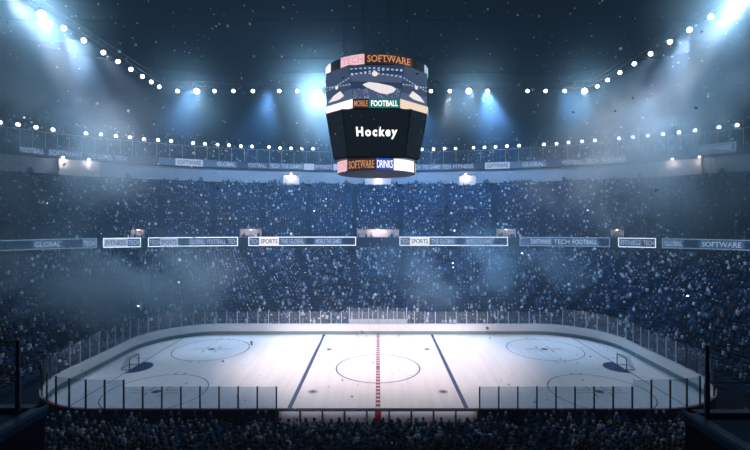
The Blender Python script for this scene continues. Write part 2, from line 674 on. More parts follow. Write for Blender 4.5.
# ------------------------------------------------------------------ goals
def goal(sx, label):
    root = empty('goal', (sx * 26.8, 0, 0))
    tag(root, label, 'hockey goal', 'hockey goals')
    W2, H, D1, D2 = 0.92, 1.22, 0.5, 1.12
    mb = MB()
    mb.bar((0, -W2, 0.0), (0, -W2, H), 0.045, 8)
    mb.bar((0, W2, 0.0), (0, W2, H), 0.045, 8)
    mb.bar((0, -W2, H), (0, W2, H), 0.045, 8)
    mb.build('goal_frame', M_GOAL, root)
    mb = MB()
    base = [(0, -W2, 0.04), (sx * D2 * 0.8, -W2 * 0.95, 0.04), (sx * D2, -W2 * 0.6, 0.04), (sx * D2, W2 * 0.6, 0.04), (sx * D2 * 0.8, W2 * 0.95, 0.04), (0, W2, 0.04)]
    mb.tube([Vector(p) for p in base], 0.03)
    mb.build('base_bar', M_GOAL, root)
    mb = MB()
    topb = [(0, -W2, H), (sx * D1, -W2 * 0.85, H), (sx * D1, W2 * 0.85, H), (0, W2, H)]
    mb.tube([Vector(p) for p in topb], 0.022)
    mb.build('top_shelf_bar', M_NET, root)
    mb = MB()
    n = 14
    for i in range(n + 1):
        t = i / n
        y = -W2 + 2 * W2 * t
        a, b = Vector((sx * D1, y * 0.85, H)), Vector((sx * D2, y * 0.65, 0.04))
        mb.bar(a, b, 0.008, 4)
        mb.bar((0, y, H), a, 0.008, 4)
    for i in range(9):
        t = i / 8
        x = sx * (D1 + (D2 - D1) * t)
        z = H + (0.04 - H) * t
        yy = W2 * (0.85 - 0.2 * t)
        mb.bar((x, -yy, z), (x, yy, z), 0.008, 4)
        for s2 in (-1, 1):
            mb.bar((0, s2 * W2, z), (x, s2 * yy, z), 0.008, 4)
    for i in range(5):
        x = sx * D1 * i / 4
        mb.bar((x, -W2 * (1 - 0.15 * i / 4), H), (x, W2 * (1 - 0.15 * i / 4), H), 0.008, 4)
    mb.build('net', M_NET, root)


goal(-1, 'hockey goal and net at the rink end on the SOFTWARE side of the scoreboard')
goal(1, 'hockey goal and net at the rink end on the DRINKS side of the scoreboard')

# ------------------------------------------------------------------ officials box behind the far boards
pb = empty('officials_box', (0, HW + 0.6, 0))
tag(pb, 'officials box with pale low wall and tall posts behind the far boards', 'officials box')
mb = MB()
mb.box(-4.2, 4.2, 0.0, 0.12, 0, 2.05)
mb.build('low_wall', M_BOARD, pb)
for i in range(7):
    x = -4.1 + 8.2 * i / 6
    mb = MB()
    mb.box(x - 0.06, x + 0.06, -0.07, 0.0, 0.0, 3.75)
    mb.build('post', M_ALU, pb)
mb = MB()
mb.box(-4.1, 4.1, 0.05, 0.07, 2.05, 3.6)
mb.build('pane', M_GLASS, pb)
mb = MB()
mb.box(-4.2, 4.2, -0.02, 0.14, 2.05, 2.11)
o = mb.build('red_ledge', M_REDCAP, pb)

# ------------------------------------------------------------------ bowl curves
def sup(a, b, n, th):
    c, s = math.cos(th), math.sin(th)
    return (a * math.copysign(abs(c) ** (2 / n), c), b * math.copysign(abs(s) ** (2 / n), s))


class Curve:
    """superellipse arc over the far side and both ends, resampled by arc length"""

    def __init__(self, a, b, n, t0=-0.42, t1=PI + 0.42, m=900):
        P = np.array([sup(a, b, n, t0 + (t1 - t0) * i / m) for i in range(m + 1)])
        keep = [0]
        seg_ = np.hypot(np.diff(P[:, 0]), np.diff(P[:, 1]))
        self.P = P
        self.S = np.concatenate([[0], np.cumsum(seg_)])
        self.L = self.S[-1]
        self.px = CX + P[:, 0] * F / np.maximum(P[:, 1] - CAM_Y, 1)

    def at(self, s):
        return np.stack([np.interp(s, self.S, self.P[:, 0]), np.interp(s, self.S, self.P[:, 1])], -1)

    def frac(self, f):
        return self.at(np.asarray(f) * self.L)

    def s_of_px(self, px):
        """arc length where the ray of an image column meets the far part of the curve"""
        ok = self.P[:, 1] > -10
        idx = np.where(ok)[0]
        p = self.px[idx]
        return float(np.interp(-px, -p, self.S[idx])) if p[0] > p[-1] else float(np.interp(px, p, self.S[idx]))


def lerp_curves(c0, c1, t, f):
    return c0.frac(f) * (1 - t) + c1.frac(f) * t


NF = 260
FR = np.linspace(0, 1, NF + 1)


def terrace(name, c0, c1, z0, z1, rows, material, label):
    mb = MB()
    lines = []
    for i in range(rows):
        a = lerp_curves(c0, c1, i / rows, FR)
        b = lerp_curves(c0, c1, (i + 1) / rows, FR)
        z = z0 + (z1 - z0) * i / rows
        zprev = z - (z1 - z0) / rows if i else z - 0.6
        lines.append([(p[0], p[1], zprev) for p in a])
        lines.append([(p[0], p[1], z) for p in a])
        if i == rows - 1:
            lines.append([(p[0], p[1], z) for p in b])
            lines.append([(p[0], p[1], z0 - 1.5) for p in b])
    mb.sheet(lines)
    o = mb.build(name, material)
    tag(o, label, 'stand', kind='structure')
    return o


C0 = Curve(34.0, 16.0, 6.0)
C1 = Curve(64.6, 36.3, 2.9)
LROWS, LZ0, LZ1 = 26, 0.5, 10.25
C2 = Curve(66.6, 38.2, 2.75)
C3 = Curve(77.0, 57.0, 2.05)
UROWS, UZ0, UZ1 = 22, 12.4, 24.9
C4 = Curve(80.0, 60.5, 2.0)
C5 = Curve(98.0, 78.0, 2.0)
TROWS, TZ0, TZ1 = 14, 29.6, 38.5
terrace('lower_stand_floor', C0, C1, LZ0, LZ1, LROWS, M_CONC2, 'lower stand of stepped concrete rows around the rink')
terrace('middle_stand_floor', C2, C3, UZ0, UZ1, UROWS, M_CONC2, 'middle stand of stepped rows above the display boards')
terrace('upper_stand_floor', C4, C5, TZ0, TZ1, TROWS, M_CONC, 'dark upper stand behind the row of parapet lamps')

# ------------------------------------------------------------------ crowd and empty seats (past the first three hundred)
def ico():
    bm = bmesh.new()
    bmesh.ops.create_icosphere(bm, subdivisions=1, radius=1)
    v = np.array([q.co[:] for q in bm.verts])
    f = np.array([[q.index for q in p.verts] for p in bm.faces])
    bm.free()
    return v, f


IV, IFc = ico()


def spectator_proto():
    """small seated figure: lap, body with shoulders and arms, head ; y+ is the way it faces"""
    vs, fs, mi = [], [], []

    def ringz(z, rx, ry, n=6, cy=0.0):
        o = len(vs)
        for k in range(n):
            t = 2 * PI * (k + 0.5) / n
            vs.append((rx * math.cos(t), cy + ry * math.sin(t), z))
        return o
    a = ringz(0.40, 0.19, 0.14)
    b = ringz(0.72, 0.22, 0.14)
    c = ringz(0.95, 0.24, 0.12)
    d = ringz(1.03, 0.09, 0.08)
    for lo, hi in ((a, b), (b, c), (c, d)):
        for k in range(6):
            k2 = (k + 1) % 6
            fs.append((lo + k, lo + k2, hi + k2, hi + k))
            mi.append(0)
    fs.append(tuple(d + k for k in range(6)))
    mi.append(0)
    o = len(vs)
    for x in (-0.2, 0.2):
        for y in (0.0, 0.5):
            for z in (0.38, 0.56):
                vs.append((x, y, z))
    for q in [(0, 1, 3, 2), (4, 6, 7, 5), (0, 4, 5, 1), (2, 3, 7, 6), (0, 2, 6, 4), (1, 5, 7, 3)]:
        fs.append(tuple(o + i for i in q))
        mi.append(1)
    o = len(vs)
    for p in IV:
        vs.append((p[0] * 0.115, p[1] * 0.125, 1.17 + p[2] * 0.15))
    for q in IFc:
        fs.append(tuple(o + i for i in q))
        mi.append(2)
    return np.array(vs), fs, np.array(mi)


def seat_proto():
    vs, fs = [], []

    def bx(x0, x1, y0, y1, z0, z1):
        o = len(vs)
        for x in (x0, x1):
            for y in (y0, y1):
                for z in (z0, z1):
                    vs.append((x, y, z))
        for q in [(0, 1, 3, 2), (4, 6, 7, 5), (0, 4, 5, 1), (2, 3, 7, 6), (0, 2, 6, 4), (1, 5, 7, 3)]:
            fs.append(tuple(o + i for i in q))
    bx(-0.2, 0.2, -0.12, 0.28, 0.36, 0.42)
    bx(-0.2, 0.2, -0.2, -0.13, 0.40, 0.86)
    return np.array(vs), fs, np.zeros(len(fs), int)


def scatter(name, proto, pos, yaw, scl, mats, lab, cat, mirror=None):
    V, Fs, Mi = proto
    n = len(pos)
    c, s = np.cos(yaw)[:, None], np.sin(yaw)[:, None]
    X = (V[None, :, 0] * c - V[None, :, 1] * s) * scl[:, None] + pos[:, 0:1]
    Y = (V[None, :, 0] * s + V[None, :, 1] * c) * scl[:, None] + pos[:, 1:2]
    Z = V[None, :, 2] * scl[:, None] + pos[:, 2:3]
    co = np.stack([X, Y, Z], -1).reshape(-1, 3)
    nv = len(V)
    lens = np.array([len(f) for f in Fs])
    loops = np.concatenate([np.array(f) for f in Fs])
    me = bpy.data.meshes.new(name)
    me.vertices.add(n * nv)
    me.vertices.foreach_set('co', co.ravel().astype(np.float32))
    allloops = (loops[None, :] + (np.arange(n) * nv)[:, None]).ravel()
    me.loops.add(len(allloops))
    me.loops.foreach_set('vertex_index', allloops.astype(np.int32))
    alllens = np.tile(lens, n)
    starts = np.concatenate([[0], np.cumsum(alllens)[:-1]])
    me.polygons.add(len(alllens))
    me.polygons.foreach_set('loop_start', starts.astype(np.int32))
    me.polygons.foreach_set('loop_total', alllens.astype(np.int32))
    for m in mats:
        me.materials.append(m)
    me.polygons.foreach_set('material_index', np.tile(Mi, n).astype(np.int32))
    me.update(calc_edges=True)
    me.validate()
    o = bpy.data.objects.new(name, me)
    COL.objects.link(o)
    tag(o, lab, cat, kind='stuff')
    return o


crowd_pos, crowd_yaw = [], []
seat_pos, seat_yaw = [], []


def fill(c0, c1, z0, z1, rows, occ, pitch=0.56, aisles=(), aisle_w=1.1, seats=True):
    for i in range(rows):
        tt = (i + 0.55) / rows
        P = lerp_curves(c0, c1, tt, np.linspace(0, 1, 1601))
        sl = np.concatenate([[0], np.cumsum(np.hypot(np.diff(P[:, 0]), np.diff(P[:, 1])))])
        n = int(sl[-1] / pitch)
        ss = (np.arange(n) + 0.5) * pitch
        x = np.interp(ss, sl, P[:, 0])
        y = np.interp(ss, sl, P[:, 1])
        dx = np.interp(ss + 0.3, sl, P[:, 0]) - np.interp(ss - 0.3, sl, P[:, 0])
        dy = np.interp(ss + 0.3, sl, P[:, 1]) - np.interp(ss - 0.3, sl, P[:, 1])
        yaw = np.arctan2(dy, dx)                   # runs counter-clockwise: inward is to the left of travel
        z = z0 + (z1 - z0) * i / rows
        px, _ = proj(x, y, np.full_like(x, z))
        d = y - CAM_Y
        ok = (d > 18) & (px > -90) & (px < 840)
        fr = ss / sl[-1]
        for a in aisles:
            ok &= np.abs(fr - a) * sl[-1] > aisle_w / 2
        # clumps: whole blocks fuller than others
        cl = 0.5 + 0.5 * np.sin(fr * 90 + i * 0.35) * np.sin(fr * 37 + i * 0.8)
        occ_here = np.clip(occ * (0.8 + 0.4 * cl), 0, 1)
        sit = ok & (rng.random(n) < occ_here)
        for k in np.where(sit)[0]:
            crowd_pos.append((x[k] + rng.normal(0, 0.04), y[k] + rng.normal(0, 0.04), z + (0.25 if rng.random() < 0.06 else 0.0)))
            crowd_yaw.append(yaw[k] + rng.normal(0, 0.35))
        if seats:
            for k in np.where(ok & ~sit)[0]:
                seat_pos.append((x[k], y[k], z))
                seat_yaw.append(yaw[k])


AIS_L = [0.08 + 0.84 * i / 17 for i in range(18)]
AIS_U = [0.06 + 0.88 * i / 21 for i in range(22)]
fill(C0, C1, LZ0, LZ1, LROWS, 0.80, aisles=AIS_L)
fill(C2, C3, UZ0, UZ1, UROWS, 0.55, aisles=AIS_U)
fill(C4, C5, TZ0, TZ1, TROWS, 0.35, pitch=0.7, aisles=AIS_U, seats=False)

# ------------------------------------------------------------------ near stand, bench, people seen from behind
nst = MB()
NROWS, NY0, ND, NZ0, NDZ = 14, -15.45, 0.9, 0.3, 0.27
for k in range(NROWS):
    y1 = NY0 - ND * k
    nst.box(-33, 33, y1 - ND, y1, -0.05, NZ0 + NDZ * k)
for sx in (-1, 1):
    nst.box(min(sx * 8.2, sx * 33), max(sx * 8.2, sx * 33), NY0, -14.25, -0.05, 0.35)
tag(nst.build('near_stand_floor', M_CONC), 'dark stepped rows of the near stand below the camera', 'stand', kind='structure')

pbench = empty('players_bench', (0, -14.95, 0))
tag(pbench, 'long dark team bench behind the pale near boards', 'bench')
mb = MB()
mb.box(-7.6, 7.6, -0.2, 0.2, 0.40, 0.46)
mb.build('seat', M_DPOST, pbench)
for i in range(9):
    x = -7.2 + 14.4 * i / 8
    mb = MB()
    mb.box(x - 0.05, x + 0.05, -0.18, 0.18, -0.06, 0.40)
    mb.build('leg', M_DPOST, pbench)

br = empty('bench_rail', (0, -15.40, 0.0))
tag(br, 'thin pale handrail along the back of the team bench', 'handrail')
mb = MB()
mb.bar((-9.8, 0, 1.12), (9.8, 0, 1.12), 0.022, 8)
mb.build('rail', M_RAIL, br)
for i in range(15):
    x = -9.8 + 19.6 * i / 14
    mb = MB()
    mb.bar((x, 0, 0.34 if abs(x) > 8.2 else -0.06), (x, 0, 1.12), 0.018, 6)
    mb.build('post', M_RAIL, br)

# figures: bodies grown from a skeleton, one continuous surface each
SKIN = mat('skin', (0.42, 0.26, 0.19), 0.6, var=0.06)
HAIRS = {'black': mat('black hair', (0.012, 0.010, 0.010), 0.6, var=0.2), 'brown': mat('brown hair', (0.055, 0.03, 0.018), 0.6, var=0.2),
         'fair': mat('fair hair', (0.30, 0.22, 0.13), 0.6, var=0.15)}
COATS = {'navy': (0.018, 0.035, 0.09), 'black': (0.012, 0.013, 0.018), 'grey': (0.10, 0.11, 0.13), 'blue': (0.03, 0.10, 0.26),
         'teal': (0.02, 0.10, 0.13), 'pale blue': (0.22, 0.32, 0.42), 'maroon': (0.09, 0.02, 0.03)}
COATM = {k: mat(k + ' coat cloth', v, 0.85, var=0.1, scale=9) for k, v in COATS.items()}
TROU = mat('dark trousers', (0.018, 0.02, 0.03), 0.85, var=0.1)
SHOE = mat('dark shoes', (0.012, 0.012, 0.014), 0.5, var=0)


def skin_body(pose):
    V, E, Rr = [], [], []

    def v(p, r, par=None):
        V.append(p)
        Rr.append(r if isinstance(r, tuple) else (r, r))
        if par is not None:
            E.append((par, len(V) - 1))
        return len(V) - 1
    pel = v((0, 0.0, 0.50), (0.155, 0.125))
    wa = v((0, -0.01, 0.66), (0.14, 0.11), pel)
    ch = v((0, 0.0, 0.84), (0.17, 0.12), wa)
    ub = v((0, 0.0, 0.97), (0.12, 0.09), ch)
    nk = v((0, 0.015, 1.06), 0.055, ub)
    h1 = v((0, 0.035, 1.15), (0.078, 0.092), nk)
    h2 = v((0, 0.035, 1.25), (0.082, 0.098), h1)
    h3 = v((0, 0.03, 1.315), (0.05, 0.06), h2)
    v((0, 0.145, 1.185), 0.014, h1)                      # nose
    for s in (-1, 1):
        v((s * 0.095, 0.03, 1.185), 0.015, h1)            # ears
        sh = v((s * 0.19, 0.0, 0.955), 0.068, ub)
        if pose == 'cheer':
            el = v((s * 0.33, 0.06, 1.10), 0.05, sh)
            wr = v((s * 0.27, 0.12, 1.36), 0.034, el)
            hd = v((s * 0.26, 0.13, 1.44), 0.04, wr)
        elif pose == 'lean':
            el = v((s * 0.27, 0.18, 0.72), 0.05, sh)
            wr = v((s * 0.12, 0.40, 0.74), 0.034, el)
            hd = v((s * 0.06, 0.45, 0.76), 0.038, wr)
        else:
            el = v((s * 0.27, 0.03, 0.70), 0.05, sh)
            wr = v((s * 0.18, 0.25, 0.60), 0.034, el)
            hd = v((s * 0.14, 0.33, 0.61), 0.038, wr)
        for q in (-1, 0, 1):
            a = Vector(V[hd])
            d = (a - Vector(V[wr])).normalized()
            v(tuple(a + d * 0.065 + Vector((q * 0.022, 0, 0.004 * q))), 0.010, hd)
        hip = v((s * 0.10, 0.04, 0.49), 0.098, pel)
        kn = v((s * 0.13, 0.45, 0.50), 0.068, hip)
        an = v((s * 0.13, 0.46, 0.09), 0.046, kn)
        v((s * 0.14, 0.60, 0.045), 0.042, an)
    me = bpy.data.meshes.new('person')
    me.from_pydata(V, E, [])
    ob = bpy.data.objects.new('person', me)
    COL.objects.link(ob)
    sk = ob.modifiers.new('skin', 'SKIN')
    if not me.skin_vertices:
        me.attributes.new('skin', 'FLOAT2', 'POINT') if False else None
    for i, r in enumerate(Rr):
        me.skin_vertices[0].data[i].radius = r
        me.skin_vertices[0].data[i].use_root = (i == 0)
    ss = ob.modifiers.new('sub', 'SUBSURF')
    ss.levels = ss.render_levels = 1
    dg = bpy.context.evaluated_depsgraph_get()
    out = bpy.data.meshes.new_from_object(ob.evaluated_get(dg))
    bpy.data.objects.remove(ob)
    bpy.data.meshes.remove(me)
    idx = []
    for p in out.polygons:
        c = p.center
        hand = (pose == 'cheer' and c.z > 1.34 and abs(c.x) > 0.17) or (pose == 'lean' and c.y > 0.385 and c.z > 0.68) or (pose == 'rest' and 0.24 < c.y < 0.42 and c.z > 0.572 and abs(c.x) < 0.21)
        if (c.z > 1.075 and abs(c.x) < 0.14) or hand:
            idx.append(0)
        elif c.z < 0.085:
            idx.append(3)
        elif c.z < 0.56 and (c.y > 0.06 or c.z < 0.46):
            idx.append(2)
        else:
            idx.append(1)
    out.polygons.foreach_set('material_index', idx)
    out.polygons.foreach_set('use_smooth', [True] * len(idx))
    return out, idx


def hair_mesh(kind):
    mb = MB()
    n, rows = 14, 7
    lines = []
    low = 1.13 if kind == 'long' else 1.19
    for j in range(rows + 1):
        t = j / rows
        ph = t * PI * 0.72
        ring = []
        for k in range(n):
            a = 2 * PI * k / n
            rr = math.sin(ph)
            x, y, z = 0.098 * rr * math.cos(a), 0.03 + 0.116 * rr * math.sin(a), 1.228 + 0.118 * math.cos(ph)
            if math.sin(a) > 0.25:
                z = max(z, 1.25 + 0.02 * math.sin(a))
                if t > 0.6:
                    y = min(y, 0.125)
            elif kind == 'long' and j == rows:
                z = 1.02
                x *= 0.95
            ring.append((x, y, z))
        lines.append(ring)
    mb.sheet(lines, 0, closed=True)
    return mb


SEATM = mat('royal blue seat plastic', (0.022, 0.075, 0.21), 0.45, var=0.08)
BODY = {}
for pose in ('rest', 'lean', 'cheer'):
    base, idx = skin_body(pose)
    for cn, cm in COATM.items():
        me = base.copy()
        me.name = 'person'
        me.materials.clear()
        for m in (SKIN, cm, TROU, SHOE):
            me.materials.append(m)
        me.polygons.foreach_set('material_index', idx)
        BODY[pose, cn] = me
HAIRME = {}
for kind in ('short', 'long'):
    for hn, hm in HAIRS.items():
        o = hair_mesh(kind).build('hair', hm, smooth=True)
        HAIRME[kind, hn] = o.data
        bpy.data.objects.remove(o)

sb = MB()
sb.box(-0.22, 0.22, -0.16, 0.26, 0.37, 0.43)
sb.box(-0.22, 0.22, -0.26, -0.19, 0.42, 0.86)
sb.box(-0.19, -0.15, -0.22, 0.2, 0.30, 0.38)
sb.box(0.15, 0.19, -0.22, 0.2, 0.30, 0.38)
for q in (-0.17, 0.17):
    sb.box(q - 0.02, q + 0.02, -0.20, -0.14, 0.0, 0.40)
seat0 = sb.build('stadium_seat', SEATM)
SEATME = seat0.data
bpy.data.objects.remove(seat0)

coat_names = list(COATS)
coat_w = [0.24, 0.26, 0.14, 0.14, 0.08, 0.09, 0.05]


def person(x, y, z, label, group, hint=None):
    pose = random.choices(['rest', 'lean', 'cheer'], [0.62, 0.3, 0.08])[0]
    cn = random.choices(coat_names, coat_w)[0]
    hn = random.choices(list(HAIRS), [0.45, 0.4, 0.15])[0]
    kind = random.choice(['short', 'short', 'long'])
    o = bpy.data.objects.new('person', BODY[pose, cn])
    COL.objects.link(o)
    sc_ = random.uniform(0.93, 1.05)
    o.location = (x, y, z)
    o.rotation_euler = (0, 0, random.gauss(0, 0.12))
    o.scale = (sc_, sc_, sc_)
    h = bpy.data.objects.new('hair', HAIRME[kind, hn])
    COL.objects.link(h)
    h.parent = o
    act = ' with raised arms' if pose == 'cheer' else ''
    tag(o, label.format(coat=cn, hair=hn, act=act), 'person', group)
    return o


ROWN = {0: 'nearest', 1: 'second nearest', 2: 'third nearest', 3: 'fourth nearest', 4: 'fifth nearest'}
people = seats_n = 0
i = 0
for q in range(24):
    x = -7.3 + 14.6 * q / 23 + random.uniform(-0.1, 0.1)
    if random.random() < 0.06:
        continue
    i += 1
    person(x, -15.0, -0.055, f'{{coat}}-clad person on the team bench{{act}}, {nth(i)} from its SOFTWARE end', 'people on the team bench')
    people += 1

PITCH = 0.62
for k in range(NROWS):
    y = NY0 - ND * (k + 0.5)
    z = NZ0 + NDZ * k
    d = y - CAM_Y
    hw = 385 * d / F
    n = int(2 * min(hw, 32) / PITCH)
    indiv = k in (8, 9, 10, 11)
    cnt = cs = 0
    for j in range(n):
        x = -n * PITCH / 2 + PITCH * (j + 0.5)
        px, py = proj(x, y, z + 1.3)
        if abs(abs(x) - 10.0) < 0.55 or abs(abs(x) - 23) < 0.5:
            continue
        occ = random.random() < 0.93
        blocked = px > 690 or px < 34          # behind the platforms at the frame's corners
        vis = 0 < px < 750 and py < 449
        if indiv and vis and not blocked:
            row = ROWN[11 - k]
            if seats_n < 300:
                cs += 1
                s_ = bpy.data.objects.new('stadium_seat', SEATME)
                COL.objects.link(s_)
                s_.location = (x, y, z)
                tag(s_, f'blue plastic seat in the {row} row, {nth(cs)} from its SOFTWARE-side end', 'seat', 'blue seats in the near stand')
                seats_n += 1
            if occ:
                cnt += 1
                person(x + random.uniform(-0.05, 0.05), y + 0.02, z, f'{{coat}}-clad spectator{{act}} in the {row} row, {nth(cnt)} from its SOFTWARE-side end', 'spectators in the near stand')
                people += 1
        else:
            if occ:
                crowd_pos.append((x + random.uniform(-0.06, 0.06), y, z))
                crowd_yaw.append(random.gauss(0, 0.3))
            seat_pos.append((x, y, z))
            seat_yaw.append(0.0)
# first row standing close to the near boards on both banks
for sx in (-1, 1):
    for j in range(34):
        x = sx * (8.5 + 0.6 * j)
        if random.random() < 0.75 and abs(x) < 28:
            crowd_pos.append((x, -14.75, 0.35))
            crowd_yaw.append(random.gauss(0, 0.3))
print('people', people, 'seats', seats_n, 'crowd', len(crowd_pos), 'crowd seats', len(seat_pos))

CL = ramp_island('crowd clothing', [(0, (0.010, 0.022, 0.06)), (0.34, (0.02, 0.05, 0.13)), (0.58, (0.02, 0.10, 0.26)), (0.72, (0.08, 0.17, 0.33)),
                                    (0.80, (0.28, 0.42, 0.60)), (0.86, (0.78, 0.88, 0.97)), (0.955, (0.04, 0.04, 0.06)), (0.985, (0.2, 0.06, 0.07))])
CT = ramp_island('crowd trousers', [(0, (0.012, 0.018, 0.04)), (0.5, (0.03, 0.05, 0.10))])
CHD = ramp_island('crowd heads', [(0, (0.42, 0.32, 0.28)), (0.25, (0.66, 0.56, 0.52)), (0.42, (0.03, 0.028, 0.035)), (0.72, (0.12, 0.10, 0.10)), (0.88, (0.80, 0.84, 0.90))])
cp = np.array(crowd_pos)
scatter('crowd', spectator_proto(), cp, np.array(crowd_yaw), rng.uniform(0.92, 1.1, len(cp)), [CL, CT, CHD],
        'crowd filling the stands around the rink', 'crowd')
sp_ = np.array(seat_pos)
ST = ramp_island('seat plastic', [(0, (0.02, 0.06, 0.17)), (0.4, (0.03, 0.09, 0.24)), (0.8, (0.06, 0.14, 0.30))], 0.45)
scatter('seating', seat_proto(), sp_, np.array(seat_yaw), np.ones(len(sp_)), [ST], 'rows of blue seats showing between the crowd in the stands', 'seating')

# ------------------------------------------------------------------ display boards (two rings)
def ring_board(curve, px0, px1, z0, z1, cells, label, group, frame_mat, name='display_board', thick=0.25, frame=0.16):
    """cells: list of (width share, panel material, text or '', text material)"""
    s0, s1 = curve.s_of_px(px0), curve.s_of_px(px1)
    mid = curve.at((s0 + s1) / 2)
    root = empty(name, (float(mid[0]), float(mid[1]), z0))
    tag(root, label, 'display board', group)
    ox, oy = float(mid[0]), float(mid[1])

    def fn(u, v, off=0.0):
        s = s0 + (s1 - s0) * u
        p = curve.at(s)
        q = curve.at(s + 0.1) - curve.at(s - 0.1)
        t = q / np.hypot(*q)
        nx, ny = -t[1], t[0]
        return (p[0] + nx * off - ox, p[1] + ny * off - oy, (z1 - z0) * v)
    L = abs(s1 - s0)
    n = max(4, int(L / 0.8))
    U = [i / n for i in range(n + 1)]
    mb = MB()
    mb.sheet([[fn(u, 0, -thick) for u in U], [fn(u, 0) for u in U], [fn(u, 1) for u in U], [fn(u, 1, -thick) for u in U], [fn(u, 0, -thick) for u in U]])
    mb.add([fn(0, 0, -thick), fn(0, 0), fn(0, 1), fn(0, 1, -thick)], [(0, 1, 2, 3)])
    mb.add([fn(1, 0, -thick), fn(1, 0), fn(1, 1), fn(1, 1, -thick)], [(3, 2, 1, 0)])
    mb.build('casing', M_SLATE, root)
    if frame > 0:
        fv, fu = frame / (z1 - z0), frame / L
        mb = MB()
        mb.sheet([[fn(u, 0, 0.03) for u in U], [fn(u, fv, 0.03) for u in U]])
        mb.sheet([[fn(u, 1 - fv, 0.03) for u in U], [fn(u, 1, 0.03) for u in U]])
        for a, b in ((0, fu), (1 - fu, 1)):
            mb.sheet([[fn(a, 0, 0.03), fn(b, 0, 0.03)], [fn(a, 1, 0.03), fn(b, 1, 0.03)]])
        mb.build('border', frame_mat, root)
    else:
        fv, fu = 0.0, 0.0
    tw = sum(c[0] for c in cells)
    u = fu
    for w, pm, txt, tm in cells:
        du = w / tw * (1 - 2 * fu)
        m = max(2, int(n * du))
        UU = [u + du * i / m for i in range(m + 1)]
        mb = MB()
        mb.sheet([[fn(x, fv, 0.02) for x in UU], [fn(x, 1 - fv, 0.02) for x in UU]])
        scr = mb.build('screen_cell', pm, root)
        if txt:
            mt = MB()
            hgt = (1 - 2 * fv) * 0.62
            _, _, asp = text_mesh(txt, 0.015)
            tu = min(asp * 1.15 * hgt * (z1 - z0) / L, du * 0.86)
            c = u + du / 2
            # text reads from the image left to right
            put_text(mt, txt, lambda a, b: fn(a, b, 0.05), c - tu / 2, c + tu / 2, fv + (1 - 2 * fv) * 0.19, fv + (1 - 2 * fv) * 0.81, 0, 0.015)
            mt.build('lettering', tm, scr)
        u += du
    return root


CF = Curve(65.8, 36.6, 2.8)
ZB0, ZB1 = 11.3, 13.05
W_, P_, N_, D_ = M_LWHITE, M_LPALE, M_LNAVY, M_LMID
T1, T2 = M_LPALE, M_LNAVY
G1 = 'display boards along the front of the middle stand'
side_l, side_r = 'on the SOFTWARE side', 'on the DRINKS side'
specs = [
    (-60, 97, [(3, D_, 'SOFTWARE', T1), (5, N_, '', T1), (3, D_, 'GLOBAL', T1), (2, N_, '', T1), (1.5, D_, 'TECH', T1)], M_LDIM, 'dim long display board at the hazy end of the lower ring, SOFTWARE side'),
    (103, 141, [(3, P_, 'FITNESS', T2), (1.6, D_, 'TECH', T1)], M_LEDGE, 'short bright display board reading FITNESS TECH, SOFTWARE side of the bowl'),
    (148, 238, [(1.2, N_, 'TECH', T1), (2, P_, 'SPORTS', T2), (1.2, N_, '', T1), (2, D_, 'GLOBAL', T1), (2.5, N_, 'FOOTBALL', T1), (1.2, N_, 'TECH', T1)], M_LEDGE, 'long framed display board second from the central portal, SOFTWARE side'),
    (248.5, 356, [(1, N_, 'TECH', T1), (2, M_LWHITE, 'SPORTS', T2), (2.8, D_, 'THE GLOBAL', T1), (0.8, N_, '', T1), (3, D_, 'MOBILE THE GAMES', T1), (1.3, N_, '', T1)], M_LEDGE, 'bright framed display board beside the central portal, SOFTWARE side'),
    (399.5, 508, [(1, N_, 'TECH', T1), (2, M_LWHITE, 'SPORTS', T2), (2.8, D_, 'THE GLOBAL', T1), (0.8, N_, '', T1), (3, D_, 'MOBILE THE GAMES', T1), (1.3, N_, '', T1)], M_LEDGE, 'bright framed display board beside the central portal, DRINKS side'),
    (519.5, 610, [(1, D_, '', T1), (2.6, D_, 'SOFTWARE', T1), (2, N_, 'TECH', T1), (3, D_, 'FOOTBALL', T1), (1, N_, '', T1)], M_LDIM, 'dim framed display board second from the central portal, DRINKS side'),
    (618, 656, [(3, D_, 'FITNESS', T1), (1.6, N_, 'TECH', T1)], M_LEDGE, 'short bright display board reading FITNESS TECH, DRINKS side of the bowl'),
    (662, 810, [(2, D_, 'GLOBAL', T1), (1.4, N_, '', T1), (4, D_, 'SOFTWARE', T1), (5, N_, '', T1)], M_LDIM, 'dim long display board with GLOBAL, end of the lower ring, DRINKS side'),
]
for a, b, cells, fm, lab in specs:
    # the curve runs from image right to image left: hand over columns so that u grows to the right
    ring_board(CF, a, b, ZB0, ZB1, cells, lab, G1, fm)

# structure below/behind the lower ring
mb = MB()
A = CF.frac(FR)
B = C1.frac(FR)
mb.sheet([[(p[0] * 1.006, p[1] * 1.008, 10.6) for p in A], [(p[0] * 1.006, p[1] * 1.008, 12.9) for p in A]])
D2 = C2.frac(FR)
mb.sheet([[(p[0] * 1.006, p[1] * 1.008, 12.9) for p in A], [(p[0], p[1], 12.9) for p in D2], [(p[0], p[1], 12.3) for p in D2]])
tag(mb.build('wall_middle_fascia', M_SLATE), 'slate blue fascia behind the lower ring of display boards', 'wall', kind='structure')

